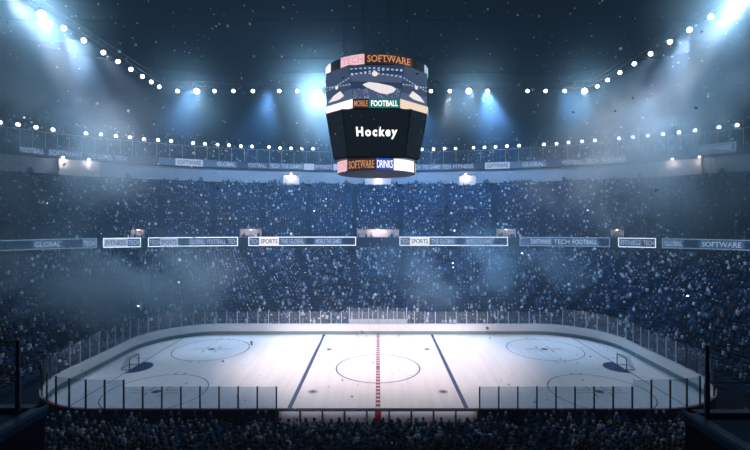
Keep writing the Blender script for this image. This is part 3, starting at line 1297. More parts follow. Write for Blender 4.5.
# portals in the middle stand
def portal(px0, px1, py0, py1, label, lit):
    zt = CAM_Z + (HY - py0) * 86.0 / F
    s0, s1 = C2.s_of_px(px0), C2.s_of_px(px1)
    p0, p1 = C2.at(s0), C2.at(s1)
    c = (p0 + p1) / 2
    w = float(np.hypot(*(p1 - p0)))
    ang = math.atan2(p1[1] - p0[1], p1[0] - p0[0])
    root = empty('stand_portal', (float(c[0]), float(c[1]), 12.4), ang)
    tag(root, label, 'portal', 'entrance portals of the middle stand')
    h = zt - 12.4
    mb = MB()
    mb.box(-w / 2, w / 2, 0.6, 0.8, 0, h)
    mb.box(-w / 2, -w / 2 + 0.2, 0.0, 0.6, 0, h)
    mb.box(w / 2 - 0.2, w / 2, 0.0, 0.6, 0, h)
    mb.build('back_panel', M_PORTAL, root)
    mb = MB()
    mb.box(-w / 2 - 0.1, w / 2 + 0.1, 0.55, 2.4, h, h + 0.12)
    mb.build('roof_slab', M_SLATE, root)
    mb = MB()
    mb.box(-w / 2, w / 2, -0.95, -0.8, -1.75, 0.35)
    mb.build('lower_panel', M_BROWN, root)
    if lit:
        mb = MB()
        mb.box(-0.2, 0.2, 0.52, 0.58, h - 0.14, h - 0.04)
        mb.build('lamp', M_WARM, root)
        wr = math.cos(ang), math.sin(ang)
        L = bpy.data.lights.new('portal lamp', 'POINT')
        L.energy = lit
        L.color = (1.0, 0.80, 0.76)
        L.shadow_soft_size = 0.15
        lo = bpy.data.objects.new('portal lamp', L)
        COL.objects.link(lo)
        lo.parent = root
        lo.location = (0, -1.1, h + 0.1)


portal(357, 399, 229.5, 247, 'wide central entrance portal with warm light between display boards', 420)
portal(240, 261, 229, 246, 'small lit portal between two display boards, SOFTWARE side', 120)
portal(497, 516, 229, 246, 'small pale portal between two display boards, DRINKS side', 70)
portal(131, 144, 229, 246, 'small portal above the short FITNESS board, SOFTWARE side', 60)
portal(611, 624, 229, 246, 'small portal above the short FITNESS board, DRINKS side', 50)

# pale parapet band with brackets and booths (y about 172..184 in the photo)
CB = Curve(76.0, 56.8, 2.05)
CU = Curve(76.6, 57.3, 2.05)
mb = MB()
A = CB.frac(FR)
mb.sheet([[(p[0] * 1.02, p[1] * 1.02, 25.0) for p in A], [(p[0], p[1], 25.0) for p in A], [(p[0], p[1], 28.0) for p in A]])
tag(mb.build('wall_parapet', M_BAND), 'pale parapet band under the upper ring of display boards', 'wall', kind='structure')
mb = MB()
mb.sheet([[(p[0] * 1.003, p[1] * 1.003, 28.0) for p in A], [(p[0] * 0.992, p[1] * 0.992, 28.05) for p in A], [(p[0] * 0.992, p[1] * 0.992, 29.75) for p in A],
          [(p[0] * 1.02, p[1] * 1.02, 29.75) for p in A], [(q[0], q[1], 29.6) for q in C4.frac(FR)]])
tag(mb.build('wall_upper_fascia', M_SLATE), 'slate fascia carrying the upper ring of display boards', 'wall', kind='structure')


def on_curve(c, px):
    s = c.s_of_px(px)
    p = c.at(s)
    q = c.at(s - 0.1) - c.at(s + 0.1)
    return float(p[0]), float(p[1]), math.atan2(q[1], q[0])


for i, px in enumerate([30, 128, 201, 275, 346, 416, 487, 564, 640, 722]):
    x, y, a = on_curve(CB, px)
    mb = MB()
    mb.box(-0.45, 0.45, -0.4, 0.0, 0.0, 0.55)
    mb.box(-0.3, 0.3, -0.3, 0.0, 0.55, 0.9)
    o = mb.build('parapet_bracket', M_SLATE, loc=(x, y, 25.0))
    o.rotation_euler = (0, 0, a)
    tag(o, f'dark bracket on the pale parapet band, {nth(i + 1)} from its SOFTWARE-side end', 'bracket', 'brackets on the pale parapet')


def booth(px0, px1, z0, z1, lamps, power, label):
    pxm = (px0 + px1) / 2
    x0, y0, _ = on_curve(CB, px0)
    x1, y1, _ = on_curve(CB, px1)
    a = math.atan2(y1 - y0, x1 - x0)
    w = math.hypot(x1 - x0, y1 - y0)
    root = empty('commentary_booth', ((x0 + x1) / 2, (y0 + y1) / 2, z0), a)
    tag(root, label, 'booth', 'lit booths on the pale parapet')
    mb = MB()
    mb.box(-w / 2, w / 2, -0.9, -0.75, 0, z1 - z0)
    mb.box(-w / 2, -w / 2 + 0.15, -0.75, 0.1, 0, z1 - z0)
    mb.box(w / 2 - 0.15, w / 2, -0.75, 0.1, 0, z1 - z0)
    mb.box(-w / 2 - 0.1, w / 2 + 0.1, -1.0, 0.1, -0.12, 0)
    mb.build('front_panel', M_BOOTH, root)
    mb = MB()
    mb.box(-w / 2, w / 2, -0.98, -0.90, z1 - z0 - 0.12, z1 - z0 + 0.04)
    mb.build('ledge', M_SLATE, root)
    for u in lamps:
        x = -w / 2 + w * u
        mb = MB()
        mb.lathe([(0.02, -0.22), (0.2, -0.15), (0.26, 0), (0.2, 0.15), (0.02, 0.22)], (x, -1.1, z1 - z0 + 0.15), 12)
        mb.build('lamp', M_WARM, root, smooth=True)
        L = bpy.data.lights.new('booth lamp', 'POINT')
        L.energy = power
        L.color = (1.0, 0.84, 0.80)
        L.shadow_soft_size = 0.3
        lo = bpy.data.objects.new('booth lamp', L)
        COL.objects.link(lo)
        lo.parent = root
        lo.location = (x, -1.7, z1 - z0 - 0.6)


booth(58, 99, 25.0, 28.0, (0.1, 0.72), 130, 'wide lit booth on the parapet at the hazy SOFTWARE side')
booth(658, 702, 25.0, 28.0, (0.36, 0.96), 130, 'wide lit booth on the parapet at the hazy DRINKS side')
booth(283, 299, 24.8, 27.0, (0.5,), 170, 'small lit booth on the parapet, SOFTWARE side of the scoreboard')
booth(459, 476, 24.7, 26.9, (0.4,), 170, 'small lit booth on the parapet, DRINKS side of the scoreboard')
booth(365, 391, 24.9, 26.6, (0.5,), 150, 'lit booth on the parapet directly below the scoreboard')

# upper ring of display boards
CU2 = Curve(75.3, 56.2, 2.05)
G2 = 'display boards of the upper ring'
for a, b, cells, fm, lab, fr in [
    (18, 128, [(2, N_, 'FOOTBALL', T1), (3, N_, 'SOFTWARE', T1), (2.4, N_, 'THE GAMES', T1), (1.2, N_, 'TECH', T1)], M_LNAVY, 'dark upper display board above the wide booth, SOFTWARE side', 0.0),
    (159, 268, [(1.5, D_, '', T1), (2.6, P_, 'SOFTWARE', T2), (1.2, D_, '', T1), (2.2, D_, 'GLOBAL', T1), (1.0, N_, '', T1), (2.2, N_, 'FOOTBALL', T1)], M_LDIM, 'upper display board with a white cell, out towards the SOFTWARE side', 0.0),
    (269, 374, [(1.0, D_, 'TECH', T1), (2.2, D_, 'THE GAMES', T1), (1.0, P_, '', T1), (1.8, N_, 'FITNESS', T1), (0.9, P_, '', T2), (3, N_, '', T1)], M_LDIM, 'upper display board reaching behind the scoreboard, SOFTWARE side', 0.0),
    (375, 484, [(3.4, N_, '', T1), (1.0, D_, 'TECH', T1), (2.0, D_, 'THE GAMES', T1), (0.9, D_, 'TECH', T1), (2.2, N_, 'FITNESS', T1), (0.8, N_, '', T1)], M_LDIM, 'upper display board reaching behind the scoreboard, DRINKS side', 0.0),
    (485, 560, [(1.6, P_, 'SOFTWARE', T2), (0.7, D_, '', T1), (1.6, D_, 'GLOBAL', T1), (0.8, N_, '', T1)], M_LDIM, 'upper display board with a white cell, DRINKS side', 0.0),
    (561, 640, [(2.3, N_, 'FOOTBALL', T1), (1.4, N_, 'TECH', T1), (2.6, N_, 'THE GAMES', T1), (1, N_, '', T1)], M_LDIM, 'dark blue upper display board with FOOTBALL, DRINKS side', 0.0),
    (694, 736, [(3, D_, 'SOFTWARE', T1)], M_LDIM, 'short framed upper display board beyond the wide booth, DRINKS side', 0.2),
]:
    z0, z1 = (28.2, 29.7) if a != 694 else (28.6, 30.4)
    ring_board(CU2, a, b, z0, z1, cells, lab, G2, fm, frame=fr)

# railing of thin pale posts on the upper stand
CR = Curve(77.5, 58.2, 2.0)
rail_px = [0, 75, 150, 225, 300, 375, 450, 525, 600, 675, 750]
for i in range(10):
    s0, s1 = CR.s_of_px(rail_px[i]), CR.s_of_px(rail_px[i + 1])
    c = CR.at((s0 + s1) / 2)
    root = empty('upper_railing', (float(c[0]), float(c[1]), 29.6))
    tag(root, f'thin pale post railing of the upper stand, {nth(i + 1)} bay from the SOFTWARE side', 'railing', 'railing bays of the upper stand')
    mb = MB()
    pts = [CR.at(s0 + (s1 - s0) * q / 8) for q in range(9)]
    mb.tube([Vector((float(p[0] - c[0]), float(p[1] - c[1]), 3.3)) for p in pts], 0.05, 6)
    mb.build('rail', M_ALU, root)
    n = 6
    for q in range(n):
        p = CR.at(s0 + (s1 - s0) * (q + 0.5) / n)
        mb = MB()
        mb.bar((float(p[0] - c[0]), float(p[1] - c[1]), 0.0), (float(p[0] - c[0]), float(p[1] - c[1]), 3.3), 0.045, 6)
        mb.build('post', M_ALU, root)
    g = MB()
    g.sheet([[(float(p[0] - c[0]), float(p[1] - c[1]), 0.1) for p in pts], [(float(p[0] - c[0]) * 1.0, float(p[1] - c[1]), 3.2) for p in pts]])
    g.build('pane', M_GLASS, root)

# ball lamps above the parapet
CLm = Curve(77.0, 57.8, 2.0)
lampx = [0, 18, 36, 53, 86, 101, 116, 130, 144, 158, 171, 193, 205, 217.5, 229, 241, 252, 269, 280, 291, 302, 313, 327, 339, 351, 365, 378, 390, 404, 414,
         422, 433.5, 444.5, 455.5, 473.5, 484.5, 495.5, 507, 519, 544, 556.5, 568.5, 582, 595, 619, 633, 648, 663, 679, 695, 719, 737]
lampx = [x for x in lampx if not 318 < x < 418]
lp = empty('parapet_lamp', (0, 0, 0))
mb = MB()
mb.lathe([(0.03, -0.38), (0.26, -0.28), (0.38, 0), (0.26, 0.28), (0.03, 0.38)], (0, 0, 4.2), 14)
mb.build('globe', M_BALL, lp, smooth=True)
mb = MB()
mb.bar((0, 0, 0), (0, 0, 3.9), 0.05, 6)
mb.build('pole', M_STEEL, lp)
mb = MB()
mb.lathe([(0.12, 3.75), (0.16, 3.85), (0.12, 3.92)], (0, 0, 0), 10)
mb.build('socket', M_STEEL, lp)
nl = nr = 0
lefts = [x for x in lampx if x < 378]
for i, px in enumerate(lampx):
    x, y, a = on_curve(CLm, px)
    o = lp if i == 0 else copy_tree(lp)
    o.location = (x, y, 29.3 + rng.normal(0, 0.04))
    if px < 378:
        lab = f'round white parapet lamp, {nth(len(lefts) - i)} out from the scoreboard on the SOFTWARE side'
    else:
        nr += 1
        lab = f'round white parapet lamp, {nth(nr)} out from the scoreboard on the DRINKS side'
    tag(o, lab, 'lamp', 'round lamps along the upper parapet')

# ------------------------------------------------------------------ roof, upper wall, lighting trusses
CW = Curve(100.0, 80.0, 2.0)
mb = MB()
A = CW.frac(FR)
mb.sheet([[(p[0], p[1], 36) for p in A], [(p[0], p[1], 56.2) for p in A]])
tag(mb.build('wall_upper', M_BWALL), 'dark upper wall behind the highest stand', 'wall', kind='structure')
mb = MB()
mb.box(-112, 112, -60, 100, 56.0, 56.6)
for i in range(15):
    y = -52 + 10 * i
    mb.box(-112, 112, y - 0.1, y + 0.1, 55.7, 56.0)
tag(mb.build('ceiling', M_ROOF), 'dark ribbed arena ceiling', 'ceiling', kind='structure')

TZ = 42.6


def truss(a, b, label):
    a, b = Vector(a), Vector(b)
    c = (a + b) / 2
    root = empty('lighting_truss', c)
    tag(root, label, 'truss', 'lighting trusses under the roof')
    d = (b - a)
    L = d.length
    d.normalize()
    n = Vector((-d.y, d.x, 0))
    mb = MB()
    for o in (n * 0.6, -n * 0.6):
        mb.bar(a - c + o, b - c + o, 0.09, 6)
    mb.bar(a - c + Vector((0, 0, 1.2)), b - c + Vector((0, 0, 1.2)), 0.09, 6)
    mb.build('chord', M_STEEL, root)
    mb = MB()
    k = int(L / 1.8)
    for i in range(k):
        p0, p1, pm = a - c + d * L * i / k, a - c + d * L * (i + 1) / k, a - c + d * L * (i + 0.5) / k
        for o in (n * 0.6, -n * 0.6):
            mb.bar(p0 + o, pm + Vector((0, 0, 1.2)), 0.04, 4)
            mb.bar(pm + Vector((0, 0, 1.2)), p1 + o, 0.04, 4)
        mb.bar(p0 + n * 0.6, p0 - n * 0.6, 0.04, 4)
    mb.build('lattice', M_STEEL, root)
    for i in range(5):
        p = a - c + d * L * (0.06 + 0.88 * i / 4)
        mb = MB()
        mb.bar(p + Vector((0, 0, 1.2)), p + Vector((0, 0, 55.9 - c.z)), 0.03, 5)
        mb.build('hanger_cable', M_STEEL, root)


truss((-42, 38.2, TZ), (42, 38.2, TZ), 'far lighting truss running behind the scoreboard')
truss((-42.3, -10, TZ), (-42.3, 37.0, TZ), 'side lighting truss running back on the SOFTWARE side')
truss((42.3, -10, TZ), (42.3, 37.0, TZ), 'side lighting truss running back on the DRINKS side')


def flood_proto(hot):
    r = empty('floodlight', (0, 0, 0))
    s = 1.0 if hot else 0.72
    mb = MB()
    T = Matrix.Rotation(math.radians(-62), 4, 'X')
    mb.lathe([(0.18 * s, 0.45), (0.34 * s, 0.34), (0.46 * s, 0.05), (0.52 * s, -0.05), (0.50 * s, -0.09)], (0, 0, -0.75), 18, M=T)
    mb.build('housing', M_STEEL, r, smooth=True)
    mb = MB()
    mb.lathe([(0.10 * s, -0.26), (0.34 * s, -0.20), (0.48 * s, -0.08)], (0, 0, -0.75), 18, M=T)
    mb.build('lens', M_LAMPHOT if hot else M_LAMP, r, smooth=True)
    mb = MB()
    mb.bar((-0.6 * s, 0, -0.72), (-0.6 * s, 0, -0.15), 0.05, 5)
    mb.bar((0.6 * s, 0, -0.72), (0.6 * s, 0, -0.15), 0.05, 5)
    mb.bar((-0.6 * s, 0, -0.15), (0.6 * s, 0, -0.15), 0.05, 5)
    mb.bar((0, 0, -0.15), (0, 0, 0.05), 0.06, 5)
    mb.build('yoke', M_STEEL, r)
    return r


pr_n, pr_h = flood_proto(False), flood_proto(True)
used = {False: False, True: False}


def flood(loc, aim, hot, label):
    p = pr_h if hot else pr_n
    o = p if not used[hot] else copy_tree(p)
    used[hot] = True
    o.location = loc
    dx, dy = aim[0] - loc[0], aim[1] - loc[1]
    o.rotation_euler = (0, 0, math.atan2(dy, dx) + PI / 2)
    tag(o, label, 'floodlight', 'floodlights on the roof trusses')
    return o


GLOW = []      # positions of lamps that also light the haze
far = [(177, 0), (196, 1), (214, 0), (233, 0), (252.5, 0), (279, 0), (297, 0), (318, 2), (336, 0), (356, 0), (399, 0), (431, 0), (450, 0), (469, 1), (488, 0), (528, 0), (546, 0), (565, 0), (585, 1)]
k = 0
ln = sum(1 for p, _ in far if p < 378)
for i, (px, h) in enumerate(far):
    p = at(px, 92.3, 85.0)
    p = Vector((p.x, 37.7, TZ - 0.1))
    if px < 378:
        lab = f'floodlight on the far truss, {nth(ln - i)} out from the scoreboard, SOFTWARE side'
    else:
        lab = f'floodlight on the far truss, {nth(i - ln + 1)} out from the scoreboard, DRINKS side'
    fo = flood(p, (0, -30), h > 0, lab)
    if h == 2:
        fo.scale = (1.7, 1.7, 1.7)  # enlarged so the lens size stands in for glare
    if h:
        GLOW.append((p, 5.0 if h == 2 else 1.2))
leftd = [(53.6, 1), (57.4, 0), (61.3, 0), (65.7, 0), (69.4, 0), (73.0, 0), (76.6, 0), (79.6, 0), (82.5, 0)]
rightd = [(50.6, 1), (54.2, 0), (57.9, 0), (61.8, 0), (66.2, 0), (70.4, 0), (74.6, 0), (78.6, 0), (82.3, 0)]
for sx, lst in ((-1, leftd), (1, rightd)):
    sd = 'SOFTWARE' if sx < 0 else 'DRINKS'
    for i, (d, h) in enumerate(lst):
        p = Vector((sx * 41.8, d + CAM_Y, TZ - 0.1))
        flood(p, (sx * -20, -20), h > 0, f'floodlight on the side truss over the {sd} side, {nth(i + 1)} from the camera')
        if h:
            GLOW.append((p, 3.0))

# ------------------------------------------------------------------ scoreboard cube
cube = empty('scoreboard', (0, 0, 21.2))
tag(cube, 'hanging eight-sided scoreboard with lit ribbons and a dark Hockey screen'.replace('Hockey', 'hockey'), 'scoreboard')
OZ = 21.2
OX = -0.15


def octo(w, W, z):
    return [Vector((OX + x, y, z - OZ)) for x, y in ((-w, -W), (w, -W), (W, -w), (W, w), (w, W), (-w, W), (-W, w), (-W, -w))]


def facet_fn(lo, hi, k, off=0.0):
    a, b = lo[k], lo[(k + 1) % 8]
    c, d = hi[k], hi[(k + 1) % 8]
    n = (b - a).cross(c - a).normalized()

    def fn(u, v, o=off):
        return (a * (1 - u) + b * u) * (1 - v) + (c * (1 - u) + d * u) * v + n * o
    return fn


def shell(mb, levels):
    for lo, hi in zip(levels, levels[1:]):
        for k in range(8):
            mb.add([lo[k], lo[(k + 1) % 8], hi[(k + 1) % 8], hi[k]], [(0, 1, 2, 3)])
    mb.add(levels[0][::-1], [tuple(range(8))])
    mb.add(levels[-1], [tuple(range(8))])


Lb0, Lb1 = octo(2.83, 4.35, 22.5), octo(3.38, 5.12, 27.1)
Lr0, Lr1 = octo(2.30, 5.34, 27.12), octo(2.30, 5.36, 28.02)
Lu0, Lu1 = octo(2.26, 5.22, 28.04), octo(2.72, 5.22, 31.35)
mb = MB()
shell(mb, [octo(2.75, 4.28, 22.4), octo(3.31, 5.05, 27.1), ])
shell(mb, [octo(2.2, 5.22, 27.11), octo(2.2, 5.24, 28.03)])
shell(mb, [octo(2.2, 5.15, 28.03), octo(2.65, 5.15, 31.4)])
mb.build('shell', M_CUBE, cube)

DIRS = ['front', 'diagonal', 'side', 'diagonal', 'rear', 'diagonal', 'side', 'diagonal']
for k in range(8):
    # big dark lower screens
    fn = facet_fn(Lb0, Lb1, k, 0.04)
    mb = MB()
    mb.sheet([[fn(0.012, 0.01), fn(0.988, 0.01)], [fn(0.012, 0.985), fn(0.988, 0.985)]], 0)
    scr = mb.build('screen', [M_DARKSCR], cube)
    mb = MB()
    mb.bar(fn(0, 0, 0.03), fn(0, 1, 0.03), 0.06, 6)
    mb.build('corner_bar', mat('scoreboard edge trim', (0.10, 0.13, 0.18), 0.5, 0.4, var=0.1), scr)
    if k in (0, 4):
        mt = MB()
        wid = 6.3
        # letters 43 px wide, 10 px high over a face about 69 px wide
        put_text(mt, 'Hockey', lambda a, b: fn(a, b, 0.09), 0.18, 0.83, 0.375, 0.63, 0, 0.042, False, 1.32)
        o = mt.build('lettering', M_LTEXT, scr)
        o['label'] = 'white bold word on the dark screen'
    # picture screens above
    fu = facet_fn(Lu0, Lu1, k, 0.04)
    mb = MB()
    q = lambda u0, v0, u1, v1, u2, v2, u3, v3, mi, o: mb.add([fu(u0, v0, o), fu(u1, v1, o), fu(u2, v2, o), fu(u3, v3, o)], [(0, 1, 2, 3)], mi)
    q(0, 0.0, 1, 0.0, 1, 1, 0, 1, 0, 0.04)
    if k % 2 == 0:
        q(0.0, 0.0, 1, 0.0, 1, 0.28, 0, 0.30, 1, 0.05)
        q(0.0, 0.52, 1, 0.48, 1, 0.72, 0, 0.74, 1, 0.05)
        pts = [(0.22, 0.42), (0.30, 0.34), (0.55, 0.18), (0.72, 0.13), (0.86, 0.20), (0.90, 0.30), (0.80, 0.38), (0.55, 0.46), (0.34, 0.50)]
        mb.add([fu(a, b, 0.06) for a, b in pts], [tuple(range(len(pts)))], 2)
        for ya, yb in ((0.86, 0.80), (0.72, 0.62), (0.68, 0.84)):
            for j in range(12):
                t = (j + 0.5) / 12
                v0 = ya + (yb - ya) * t + 0.06 * math.sin(t * PI)
                q(t - 0.022, v0, t + 0.022, v0, t + 0.022, v0 + 0.035, t - 0.022, v0 + 0.035, 3, 0.06)
        c0, r0 = (0.47, 0.74), 0.075
        mb.add([fu(c0[0] + r0 * 0.75 * math.cos(2 * PI * j / 14), c0[1] + r0 * math.sin(2 * PI * j / 14), 0.07) for j in range(14)], [tuple(range(14))], 2)
        for j in range(40):
            a, b = rng.random(), rng.random() * 0.28
            q(a, b, a + 0.012, b, a + 0.012, b + 0.03, a, b + 0.03, 3, 0.055)
    else:
        q(0.0, 0.0, 1, 0.0, 1, 0.30, 0, 0.20, 1, 0.05)
        fl_ = (k in (1, 5))
        U = (lambda a: a) if fl_ else (lambda a: 1 - a)
        pts = [(0.30, 0.16), (0.50, 0.10), (0.92, 0.10), (0.70, 0.26), (0.42, 0.34)]
        pts = [(U(a), b) for a, b in pts]
        mb.add([fu(a, b, 0.06) for a, b in (pts if fl_ else pts[::-1])], [tuple(range(5))], 2)
        for va, vb in ((0.62, 0.44), (0.42, 0.56)):
            for j in range(9):
                t = (j + 0.5) / 9
                v0 = va + (vb - va) * t
                q(U(t) - 0.03, v0, U(t) + 0.03, v0, U(t) + 0.03, v0 + 0.03, U(t) - 0.03, v0 + 0.03, 3, 0.06)
        cc = (U(0.55), 0.47)
        mb.add([fu(cc[0] + 0.06 * math.cos(2 * PI * j / 12), cc[1] + 0.055 * math.sin(2 * PI * j / 12), 0.07) for j in range(12)], [tuple(range(12))], 2)
    o = mb.build('picture_screen', [M_PICT, M_PICT2, M_PICTICE, M_PICTL], cube)
    o['label'] = 'screen showing a picture of a lit arena'

# middle ribbon: octagonal
for k in range(8):
    fn = facet_fn(Lr0, Lr1, k, 0.0)

    def cellq(u0, u1, m, txt='', tm=None, bold=0.01):
        mb = MB()
        mb.add([fn(u0, 0, 0.03), fn(u1, 0, 0.03), fn(u1, 1, 0.03), fn(u0, 1, 0.03)], [(0, 1, 2, 3)])
        r_ = mb.build('ribbon_screen', m, cube)
        if txt:
            mt = MB()
            g = (u1 - u0) * 0.07
            put_text(mt, txt, lambda a, b: fn(a, b, 0.06), u0 + g, u1 - g, 0.18, 0.82, 0, bold)
            mt.build('lettering', tm, r_)
    if k in (0, 4):
        cellq(0, 0.34, M_LBROWN, 'MOBILE', M_LORANGE)
        cellq(0.34, 1.0, M_LGREEN, 'FOOTBALL', M_LTEXT, 0.02)
    else:
        cellq(0, 1, {7: M_LWHITE, 3: M_LWHITE, 1: M_LCREAM, 5: M_LCREAM}.get(k, M_LGREEN))


def cyl_fn(R, z0, z1):
    def fn(px, v, o=0.0):
        # px: image column; solve the front point of the cylinder there
        t = (px - CX) / F
        lo, hi = -PI / 2, PI / 2
        for _ in range(40):
            m = (lo + hi) / 2
            x = OX + R * math.sin(m)
            d = -R * math.cos(m) - CAM_Y
            if x / d < t:
                lo = m
            else:
                hi = m
        a = (lo + hi) / 2
        return Vector((OX + (R + o) * math.sin(a), -(R + o) * math.cos(a), z0 + (z1 - z0) * v - OZ))
    return fn


def ribbon(R, z0, z1, cells, name):
    fn = cyl_fn(R, z0, z1)
    mb = MB()
    n = 64
    A = [2 * PI * i / n for i in range(n)]
    lo = [Vector((OX + R * math.sin(a), -R * math.cos(a), z0 - OZ)) for a in A]
    hi = [Vector((OX + R * math.sin(a), -R * math.cos(a), z1 - OZ)) for a in A]
    mb.sheet([lo, hi], 0, closed=True)
    mb.add(lo[::-1], [tuple(range(n))])
    mb.add(hi, [tuple(range(n))])
    base = mb.build(name, [M_CUBE], cube)
    for p0, p1, pm, txt, tm, ser in cells:
        m = 10
        mb = MB()
        mb.sheet([[fn(p0 + (p1 - p0) * i / m, 0.0, 0.05) for i in range(m + 1)], [fn(p0 + (p1 - p0) * i / m, 1.0, 0.05) for i in range(m + 1)]])
        scr = mb.build('ribbon_screen', pm, cube)
        if txt:
            mt = MB()
            g = (p1 - p0) * 0.06
            put_text(mt, txt, lambda a, b: fn(a, b, 0.08), p0 + g, p1 - g, 0.17, 0.83, 0, 0.01, ser)
            mt.build('lettering', tm, scr)


ribbon(5.6, 31.35, 32.35, [(322.6, 331, M_LWHITE, '', None, 0), (341, 364.5, M_LPINK, 'TECH', M_LPINKT, False), (364.5, 413, M_LBROWN, 'SOFTWARE', M_LORANGE, True), (424, 431, M_LPALE, '', None, 0)], 'top_ring')
ribbon(4.25, 21.22, 22.42, [(335.5, 347.5, M_LPINK, 'TECH', M_LPINKT, False), (347.5, 376, M_LBROWN, 'SOFTWARE', M_LORANGE, True), (376, 393.5, M_LBLUE, 'DRINKS', M_LTEXT, False), (393.5, 415.5, M_LWHITE, '', None, 0)], 'bottom_ring')
mb = MB()
mb.lathe([(0.2, -0.12), (1.5, -0.10), (3.2, -0.05), (4.2, 0.0)], (OX, 0, 0), 40)
mb.build('underside', mat('scoreboard slate underside', (0.06, 0.085, 0.12), 0.6, var=0.1), cube)
for i in range(8):
    a = 2 * PI * (i + 0.5) / 8
    mb = MB()
    mb.bar((OX + 3.9 * math.cos(a), 3.9 * math.sin(a), 32.3 - OZ), (OX + 3.2 * math.cos(a), 3.2 * math.sin(a), 55.9 - OZ), 0.03, 5)
    mb.build('hanger_cable', M_STEEL, cube)

# ------------------------------------------------------------------ camera-level platforms with railings, both lower corners
def platform(sx, px_edge, py_edge, post_px, label):
    d = 7.9
    zt = CAM_Z + (HY - py_edge) * d / F
    x0 = (px_edge - CX) * d / F
    xe = x0 + sx * 6.5
    yf = d + CAM_Y
    root = empty('viewing_platform', (x0 + sx * 3, yf - 2, 0))
    tag(root, label, 'platform', 'viewing platforms at the camera level')
    off = root.location
    mb = MB()

    def bx(xa, xb, ya, yb, za, zb):
        mb.box(min(xa, xb) - off.x, max(xa, xb) - off.x, ya - off.y, yb - off.y, za, zb)
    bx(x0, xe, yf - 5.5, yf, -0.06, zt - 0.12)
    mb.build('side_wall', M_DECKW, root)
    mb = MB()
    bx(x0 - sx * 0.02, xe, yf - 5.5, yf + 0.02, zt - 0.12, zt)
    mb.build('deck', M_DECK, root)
    mb = MB()
    bx(x0 - sx * 0.04, x0 + sx * 0.14, yf - 5.5, yf + 0.04, zt, zt + 0.07)
    bx(x0, xe, yf - 0.12, yf + 0.04, zt, zt + 0.07)
    mb.build('kerb', M_KERB, root)
    xp = (post_px - CX) * (d - 0.2) / F
    h = 1.32
    for q in range(3):
        xx = xp + sx * q * 2.4
        mb = MB()
        mb.bar((xx - off.x, yf - 0.2 - off.y, zt), (xx - off.x, yf - 0.2 - off.y, zt + h), 0.034, 8)
        mb.bar((xx - off.x, yf - 0.2 - off.y, zt), (xx - off.x, yf - 0.2 - off.y, zt + 0.62), 0.046, 8)
        mb.build('post', M_RAIL, root)
    mb = MB()
    for zz in (1.3, 0.66):
        mb.bar((xp - off.x, yf - 0.2 - off.y, zt + zz), (xe - off.x, yf - 0.2 - off.y, zt + zz), 0.013, 6)
    mb.build('rail', M_RAIL, root)
    mb = MB()
    for zz in (1.3, 0.66):
        mb.bar((xp - off.x, yf - 0.2 - off.y, zt + zz), (xp + sx * 0.9 - off.x, yf - 2.2 - off.y, zt + zz - 0.05), 0.013, 6)
    mb.build('return_rail', M_RAIL, root)


platform(1, 685, 414, 707, 'dark viewing platform with handrail in the corner on the DRINKS side')
platform(-1, 45, 409, 18, 'dark viewing platform with handrail in the corner on the SOFTWARE side')

# ------------------------------------------------------------------ camera flashes in the crowd
fl0 = empty('camera_phone', (0, 0, 0))
mb = MB()
mb.box(-0.05, 0.05, -0.006, 0.006, -0.09, 0.09)
mb.build('body', M_DPOST, fl0)
mb = MB()
mb.lathe([(0.02, -0.1), (0.1, -0.05), (0.13, 0.0), (0.1, 0.05), (0.02, 0.1)], (0, -0.06, 0.1), 10)
mb.build('flash', emat('camera flash glow', (0.6, 0.85, 1.0), 12), fl0)


def stand_point(px, py):
    """point just above the heads where the image ray meets one of the stands"""
    best = None
    for c0, c1, z0, z1 in ((C0, C1, LZ0, LZ1), (C2, C3, UZ0, UZ1)):
        for t in np.linspace(0.02, 0.98, 60):
            P = lerp_curves(c0, c1, t, np.linspace(0, 1, 700))
            d = P[:, 1] - CAM_Y
            ok = d > 15
            z = z0 + (z1 - z0) * t + 1.45
            X = CX + P[:, 0] * F / np.where(ok, d, 1)
            Yp = HY - (z - CAM_Z) * F / np.where(ok, d, 1)
            e = np.where(ok, np.hypot(X - px, Yp - py), 1e9)
            k = int(e.argmin())
            if best is None or e[k] < best[0]:
                best = (e[k], (float(P[k, 0]), float(P[k, 1]), z))
    return best[1]


for i, (px, py, lab) in enumerate([
        (47, 204, 'camera phone flashing in the middle stand below the wide booth, SOFTWARE side'),
        (588, 211, 'camera phone flashing in the middle stand, DRINKS side'),
        (687, 297, 'camera phone flashing in the dark lower stand beyond the DRINKS-side goal'),
        (179, 283, 'camera phone flashing in the hazy lower stand, SOFTWARE side'),
        (314, 211, 'camera phone flashing in the middle stand just below the small booth, SOFTWARE side'),
        (452, 264, 'camera phone flashing in the lower stand under the bright board, DRINKS side'),
        (138, 307, 'camera phone flashing low behind the goal end glass, SOFTWARE side'),
        (522, 254, 'camera phone flashing under the board gap, DRINKS side'),
        (455, 237, 'camera phone flashing above the bright framed board, DRINKS side')]):
    o = fl0 if i == 0 else copy_tree(fl0)
    o.location = stand_point(px, py)
    tag(o, lab, 'camera phone', 'camera phones flashing in the crowd')

